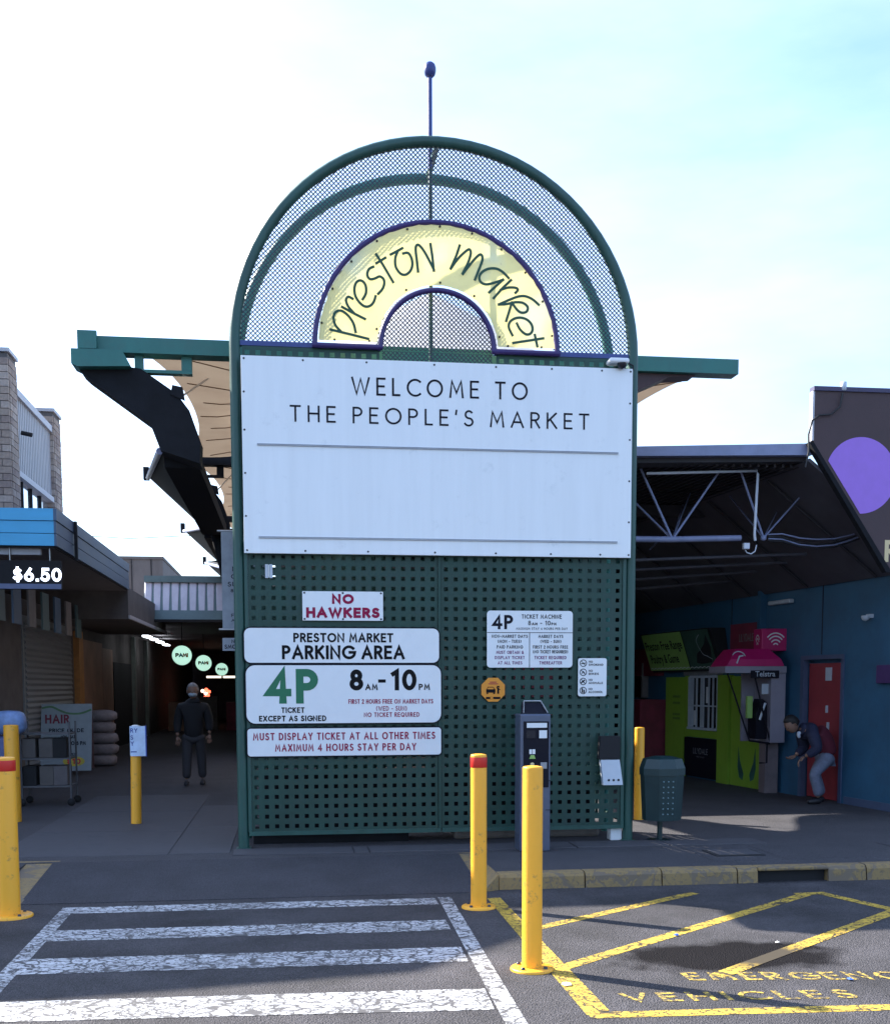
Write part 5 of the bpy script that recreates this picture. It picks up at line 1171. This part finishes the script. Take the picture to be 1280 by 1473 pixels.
for k in range(5): MB().box((1.0,4.5+k*3,3.95),(5.0-.3*k,4.7+k*3,4.10)).build('roof_purlin', M_roofdark, RF)
MB().box((2.95,14,0),(7,14.2,4.1)).build('rear_wall', M_hallwall, RF)
TR = root('tube_truss', 'pale blue tubular truss with thick bottom chord under the passage roof', 'truss')
B1, B2, T1, T3 = at(967,776,2.0), at(1098,774,2.0), at(1055,648,2.0), at(1178,684,2.4)
TL = at(906,640,2.0)
MB().tube([at(900,776,2.0)-Vector((.6,0,0)), B1, at(1065,774,2.0)], .036, 10).build('bottom_chord', M_pipe, TR)
for a, b, r_ in ((T1,B1,.014),(T1,B2,.015),(TL,B1,.016),(at(880,690,2.6),B1,.013),(at(1000,690,4.2),B1,.011),(at(990,700,6),B1,.009),(at(1030,690,4.2),B2,.009),(T3,B2,.011),(at(1118,735,3),B2,.008),(at(1020,706,7),at(935,790,5),.012)):
    MB().tube([a, b], r_, 8).build('truss_tube', M_pipe, TR)
MB().tube([at(905,648,1.9), at(1050,642,1.9), at(1057,650,1.9), at(1063,672,1.9)], .018, 8).build('top_chord', M_pipe, TR)
for p in (B1, B2, T1): MB().lathe([(.001,.035),(.035,.02),(.035,-.02),(.001,-.035)], tuple(p), 10).build('node', M_pipe, TR)
CT = root('white_conduit', 'white conduit run with junction box hanging under the passage roof', 'conduit')
MB().tube([at(930,681,1.85), at(1089,677,1.85), at(1090,682,1.85), at(1085,768,1.85), at(1086,778,1.85)], .017, 8).build('conduit_pipe', M_whitepipe, CT)
c = at(1072,786,1.85); bevel(MB().box((c.x-.035,1.8,c.z-.035),(c.x+.035,1.86,c.z+.035)).build('junction_box', M_whitepipe, CT), .005)
MB().tube([at(*q,1.85) for q in ((1071,790),(1074,795),(1080,797),(1086,793),(1088,784))], .008, 6).build('loop', M_whitepipe, CT)
t = root('cable_bundle', 'sagging bundle of cables running to the brown facade', 'cables')
for k, c_ in ((0,M_pipe),(1,M_cable),(2,M_pipe),(3,M_cable)):
    MB().tube([at(x, y+k*3+(4*math.sin((x-1105)/130*3.14) if k else 0), 2.0) for x, y in ((1105,769),(1125,768),(1150,774),(1175,776),(1200,775),(1222,770),(1236,766))], .009, 6).build('cable', c_, t)
for k in range(4):
    a = at(905, 806+k*14, 3+k*.9); b = at(1160-k*25, 797+k*12, 3+k*.9)
    o = MB().tube([a, b], .022, 6).build('ceiling_pipe', M_soffgrey); tag(o, ['highest','second highest','second lowest','lowest'][k]+' dull pipe crossing below the passage roof', 'pipe', 'pipes under the passage roof')

# bin
t = root('rubbish_bin', 'dark green perforated rubbish bin on a post beside the frame', 'bin', (2.225, -.04, 0))
def octo(r_, z, ky=.85): return [(r_*math.cos(R(22.5+45*i)), r_*ky*math.sin(R(22.5+45*i)), z) for i in range(8)]
mb = MB(); vs = octo(.2,.22)+octo(.225,.68)+octo(.222,.76)+octo(.19,.86)+octo(.1,.885)
mb.add(vs, [tuple(range(7,-1,-1))]+[(L*8+i, L*8+(i+1)%8, L*8+8+(i+1)%8, L*8+8+i) for L in (0,) for i in range(8)]); mb.build('bin_body', M_binG, t)
mb = MB(); vs = octo(.235,.68)+octo(.235,.75)+octo(.2,.845)+octo(.1,.87)
mb.add(vs, [(L*8+i, L*8+(i+1)%8, L*8+8+(i+1)%8, L*8+8+i) for L in (0,1,2) for i in range(8)]+[tuple(range(24,32)), tuple(range(7,-1,-1))]); mb.build('bin_lid', M_binG, t)
MB().tube([(0,.05,0),(0,.05,.22)], .028, 8).build('bin_post', M_binG, t); MB().box((-.1,-.06,0),(.1,.14,.012)).build('bin_base', M_binG, t)
mb = MB()
for i in range(3):
    for j in range(7):
        z = .29+j*.055; rr_ = (.2+.025*(z-.22)/.46)*.924*.85; mb.lathe([(.001,.004),(.008,.004),(.009,0)], ((-.04+.05*i), -rr_+.0, z), 8, 'y')
mb.build('hole_discs', pm('hole_glint', (.12,.2,.22), .5), t)  # pale discs stand in for light seen through the perforations

# ================================================================ PEOPLE
def skin(name, verts, edges, mat, parent, sub=2, root_i=0):
    me = bpy.data.meshes.new(name); me.from_pydata([v[:3] for v in verts], edges, []); o = bpy.data.objects.new('tmp_skin', me); col.objects.link(o)
    o.modifiers.new('s', 'SKIN')
    sv = me.skin_vertices if len(me.skin_vertices) else None
    if sv is None:
        bpy.context.view_layer.objects.active = o
        sv = me.attributes  # skin layer is created by the modifier
    lay = me.skin_vertices[0].data
    for i, v in enumerate(verts):
        r_ = v[3]; lay[i].radius = r_ if isinstance(r_, tuple) else (r_, r_)
        lay[i].use_root = (i == root_i)
    o.modifiers['s'].use_smooth_shade = True; o.modifiers['s'].branch_smoothing = .4
    sb_ = o.modifiers.new('u', 'SUBSURF'); sb_.levels = sub; sb_.render_levels = sub
    dg = bpy.context.evaluated_depsgraph_get(); m2 = bpy.data.meshes.new_from_object(o.evaluated_get(dg)); bpy.data.objects.remove(o)
    m2.name = name; m2.materials.clear(); m2.materials.append(mat)
    o2 = bpy.data.objects.new(name, m2); col.objects.link(o2); o2.parent = parent; return o2
M_skin = pm('skin', (.25,.14,.1), .55, var=.1, scale=10)
M_hairb = pm('black_hair', (.012,.01,.01), .6, var=.3, scale=40, bump=.6, bscale=80)
def head(parent, c, fwd, s=.105, hair=M_hairb, mask=None, tilt=0., grey=False):
    """skull with brow, nose, chin and ears; fwd is a unit vector in XY, tilt pitches the face down"""
    h = root('tmp', 'x', 'x'); bpy.data.objects.remove(h)
    fw_ = Vector((fwd[0], fwd[1], 0)).normalized(); rt = Vector((fw_.y, -fw_.x, 0)); f2 = (fw_*math.cos(tilt)-Z*math.sin(tilt)); u2 = (Z*math.cos(tilt)+fw_*math.sin(tilt)); c = Vector(c)
    def blob(fn, n=20, m_=16):
        vs = []; fs = []
        for j in range(m_+1):
            v = math.pi*j/m_
            for i in range(n):
                u = 2*math.pi*i/n; x, y, z = fn(math.sin(v)*math.cos(u), math.sin(v)*math.sin(u), -math.cos(v)); vs.append(c+rt*x*s+f2*y*s+u2*z*s)
        for j in range(m_):
            for i in range(n): fs.append((j*n+i, j*n+(i+1)%n, (j+1)*n+(i+1)%n, (j+1)*n+i))
        return vs, fs
    def skull(x, y, z):
        w = .72+.1*max(0, z)-.16*max(0, -z)**1.3; d_ = .9+.05*z; y2 = y*d_
        if y > .4: # face relief
            nose = .22*math.exp(-((x*w)/.13)**2)*math.exp(-((z+.12)/.16)**2)*(1); brow = .05*math.exp(-((z-.2)/.1)**2); eye = -.08*math.exp(-((abs(x*w)-.28)/.12)**2)*math.exp(-((z-.05)/.1)**2); chin = .08*math.exp(-((z+.8)/.2)**2); lip = .05*math.exp(-((z+.48)/.07)**2)*math.exp(-(x*w/.25)**2)
            y2 += nose+brow+eye+chin+lip
        return x*w, y2, z*1.12
    mb = MB(); mb.add(*blob(skull), True); hd = mb.build('head', M_skin, parent)
    vs, fs = blob(lambda x, y, z: (x*.9, y*1.05-.08+(-.25 if (y > .3 and z < .5) else 0), z*1.22+.06) if (z > -.3 and (y < .2 or z > .1)) else (x*.35, y*.35-.1, -.3), 18, 14)
    mb = MB(); mb.add(vs, [f for f in fs if True], True); mb.build('hair', hair, parent)
    for sg in (-1, 1):
        mb = MB(); e = c+rt*sg*s*.76+f2*(-.02)*s; mb.tube([e-u2*s*.16, e+rt*sg*s*.06, e+u2*s*.2], [s*.06, s*.11, s*.09], 8); mb.build('ear', M_skin, parent)
        mb = MB(); e = c+rt*sg*s*.27+f2*s*.8+u2*s*.05; mb.lathe([(.001,s*.06),(s*.07,0),(.001,-s*.06)], tuple(e), 8); mb.build('eye', M_dark, parent)
    if mask:
        vs, fs = blob(lambda x, y, z: (x*.66, max(.1, y)*1.1+.02, -.42+z*.42), 16, 10); mb = MB(); mb.add(vs, fs, True); mb.build('face_mask', mask, parent)
    return hd
def hand(parent, w, d, side, s=.085, curl=.5):
    """palm, four bent fingers and thumb from wrist w pointing along d"""
    d = Vector(d).normalized(); sd2 = d.cross(Z).normalized()*side
    if sd2.length < .1: sd2 = Vector((side,0,0))
    nn = sd2.cross(d).normalized(); w = Vector(w); V_ = [(*w, .024), (*(w+d*s*.55), (.034,.018)), (*(w+d*s), (.034,.016))]; E_ = [(0,1),(1,2)]
    skin('palm', V_, E_, M_skin, parent, 1)
    for k in range(4):
        b = w+d*s*.95+sd2*(k-1.5)*.019; L = [.035,.041,.039,.03][k]
        skin('finger', [(*b,.0085),(*(b+d*L-nn*L*curl*.4),.008),(*(b+d*L*1.6-nn*L*curl*1.2),.0075),(*(b+d*L*1.75-nn*L*curl*2),.006)], [(0,1),(1,2),(2,3)], M_skin, parent, 1)
    b = w+d*s*.3-sd2*.026
    skin('thumb', [(*b,.011),(*(b+d*.03-sd2*.02-nn*.01),.0095),(*(b+d*.06-sd2*.022-nn*.02),.008)], [(0,1),(1,2)], M_skin, parent, 1)

# person 1: bending figure by the red door (local: x to the right, faces -x)
P1 = root('person', 'person in navy and red jacket and pale jeans bending over by the red door', 'person', (5.46, 3.2, 0), 0)
M_navyj = pm('navy_jacket', (.018,.022,.055), .8, var=.25, scale=12, bump=.4, bscale=30); M_redj = pm('dark_red_jacket', (.1,.009,.022), .8, var=.2, scale=12, bump=.4, bscale=30)
M_jean = pm('pale_jeans', (.15,.17,.24), .85, var=.2, scale=18, bump=.4, bscale=60); M_shoe = pm('dark_shoe', (.015,.015,.02), .5)
sk = [(.1,0,.74,.11),(.03,0,.86,.115),(-.1,0,.99,.12),(-.22,0,1.03,.085),(-.3,0,1.02,.05),(-.36,0,1.03,.05)]
# one continuous body under the clothes
bodyV = [(.12,0,.68,.075),(.05,0,.82,.08),(-.08,0,.95,.085),(-.2,0,1.0,.06),(-.28,0,1.02,.045),
   (.08,-.09,.62,.075),(-.1,-.1,.4,.055),(-.02,-.1,.08,.035),(.12,.09,.62,.075),(.0,.1,.4,.055),(.12,.1,.08,.035),
   (-.17,-.18,.96,.045),(-.12,-.22,.74,.036),(-.26,-.16,.64,.026),(-.17,.18,.96,.045),(-.1,.22,.74,.036),(-.25,.14,.64,.026)]
bodyE = [(0,1),(1,2),(2,3),(3,4),(0,5),(5,6),(6,7),(0,8),(8,9),(9,10),(3,11),(11,12),(12,13),(3,14),(14,15),(15,16)]
skin('body', bodyV, bodyE, M_skin, P1)
skin('jacket_back', [(.15,0,.62,.125),(.12,0,.72,.14),(.07,0,.83,.155),(0,0,.92,.16),(-.06,0,.96,.16)], [(0,1),(1,2),(2,3),(3,4)], M_redj, P1)
skin('jacket_front', [(-.05,0,.95,.182),(-.14,0,.98,.17),(-.21,0,.99,.13),(-.27,0,1.0,.08),(-.16,-.17,.93,.1),(-.11,-.22,.74,.082),(-.235,-.165,.65,.055),(-.16,.17,.93,.1),(-.09,.22,.74,.082),(-.225,.145,.65,.055)], [(0,1),(1,2),(2,3),(1,4),(4,5),(5,6),(1,7),(7,8),(8,9)], M_navyj, P1)
skin('trousers', [(.13,0,.68,.13),(.08,-.09,.6,.105),(-.1,-.1,.4,.078),(-.04,-.1,.22,.072),(-.02,-.1,.09,.07),(.14,.09,.6,.105),(.01,.1,.4,.078),(.08,.1,.22,.072),(.12,.1,.09,.07)], [(0,1),(1,2),(2,3),(3,4),(0,5),(5,6),(6,7),(7,8)], M_jean, P1)
for sx, sy in ((-.02,-.1),(.12,.1)): skin('shoe', [(sx+.04,sy,.045,.042),(sx-.06,sy,.04,.045),(sx-.16,sy,.03,.034)], [(0,1),(1,2)], M_shoe, P1)
head(P1, (-.38,0,1.06), (-1,-.25), .105, tilt=.65)
hand(P1, (-.26,-.16,.64), (-1,.3,-.7), 1, .07, .9); hand(P1, (-.25,.14,.64), (-1,-.3,-.7), -1, .07, .9)
skin('shirt_collar', [(-.28,-.05,.97,.03),(-.3,-.03,.93,.028),(-.27,-.02,.88,.02)], [(0,1),(1,2)], pm('pale_shirt', (.5,.55,.65), .8), P1)
# person 2: walker in the passage
P2 = root('person', 'person in a face mask and dark coat walking through the dim passage', 'person', (-3.04, 7.5, 0), 0)
M_coat = pm('dark_coat', (.01,.01,.014), .85, var=.2, bump=.3); M_pant = pm('grey_trousers', (.04,.038,.045), .85, var=.2)
bv = [(0,0,.86,.08),(0,0,1.05,.08),(0,0,1.22,.08),(0,0,1.34,.06),(0,0,1.42,.05),(-.1,0,.78,.085),(-.11,-.03,.46,.06),(-.12,-.08,.09,.038),(.1,0,.78,.085),(.11,.05,.46,.06),(.12,.1,.09,.038),(-.2,0,1.25,.04),(-.25,.02,1.0,.035),(-.25,-.06,.79,.028),(.2,0,1.25,.04),(.25,.0,1.0,.035),(.25,-.06,.82,.028)]
skin('body', bv, [(0,1),(1,2),(2,3),(3,4),(0,5),(5,6),(6,7),(0,8),(8,9),(9,10),(3,11),(11,12),(12,13),(3,14),(14,15),(15,16)], M_skin, P2)
skin('coat', [(0,0,.68,.18),(0,0,1.0,.165),(0,0,1.2,.175),(0,0,1.33,.13),(0,0,1.4,.085),(-.2,0,1.26,.095),(-.25,.02,1.0,.075),(-.25,-.05,.83,.055),(.2,0,1.26,.095),(.25,0,1.0,.075),(.25,-.05,.86,.055)], [(0,1),(1,2),(2,3),(3,4),(2,5),(5,6),(6,7),(2,8),(8,9),(9,10)], M_coat, P2)
skin('trousers', [(0,0,.84,.14),(-.1,0,.74,.1),(-.11,-.03,.46,.082),(-.12,-.08,.1,.07),(.1,0,.74,.1),(.11,.05,.46,.082),(.12,.1,.1,.07)], [(0,1),(1,2),(2,3),(0,4),(4,5),(5,6)], M_pant, P2)
for sx, sy in ((-.12,-.08),(.12,.1)): skin('shoe', [(sx,sy+.05,.045,.042),(sx,sy-.05,.04,.045),(sx,sy-.15,.03,.036)], [(0,1),(1,2)], M_pant, P2)
head(P2, (0,-.02,1.5), (0,-1), .112, hair=pm('grey_hair', (.25,.24,.25), .7, var=.3, scale=30), mask=pm('mask_blue', (.4,.5,.6), .7))
hand(P2, (-.25,-.06,.79), (0,-.2,-1), 1); hand(P2, (.25,-.06,.82), (0,-.2,-1), -1)
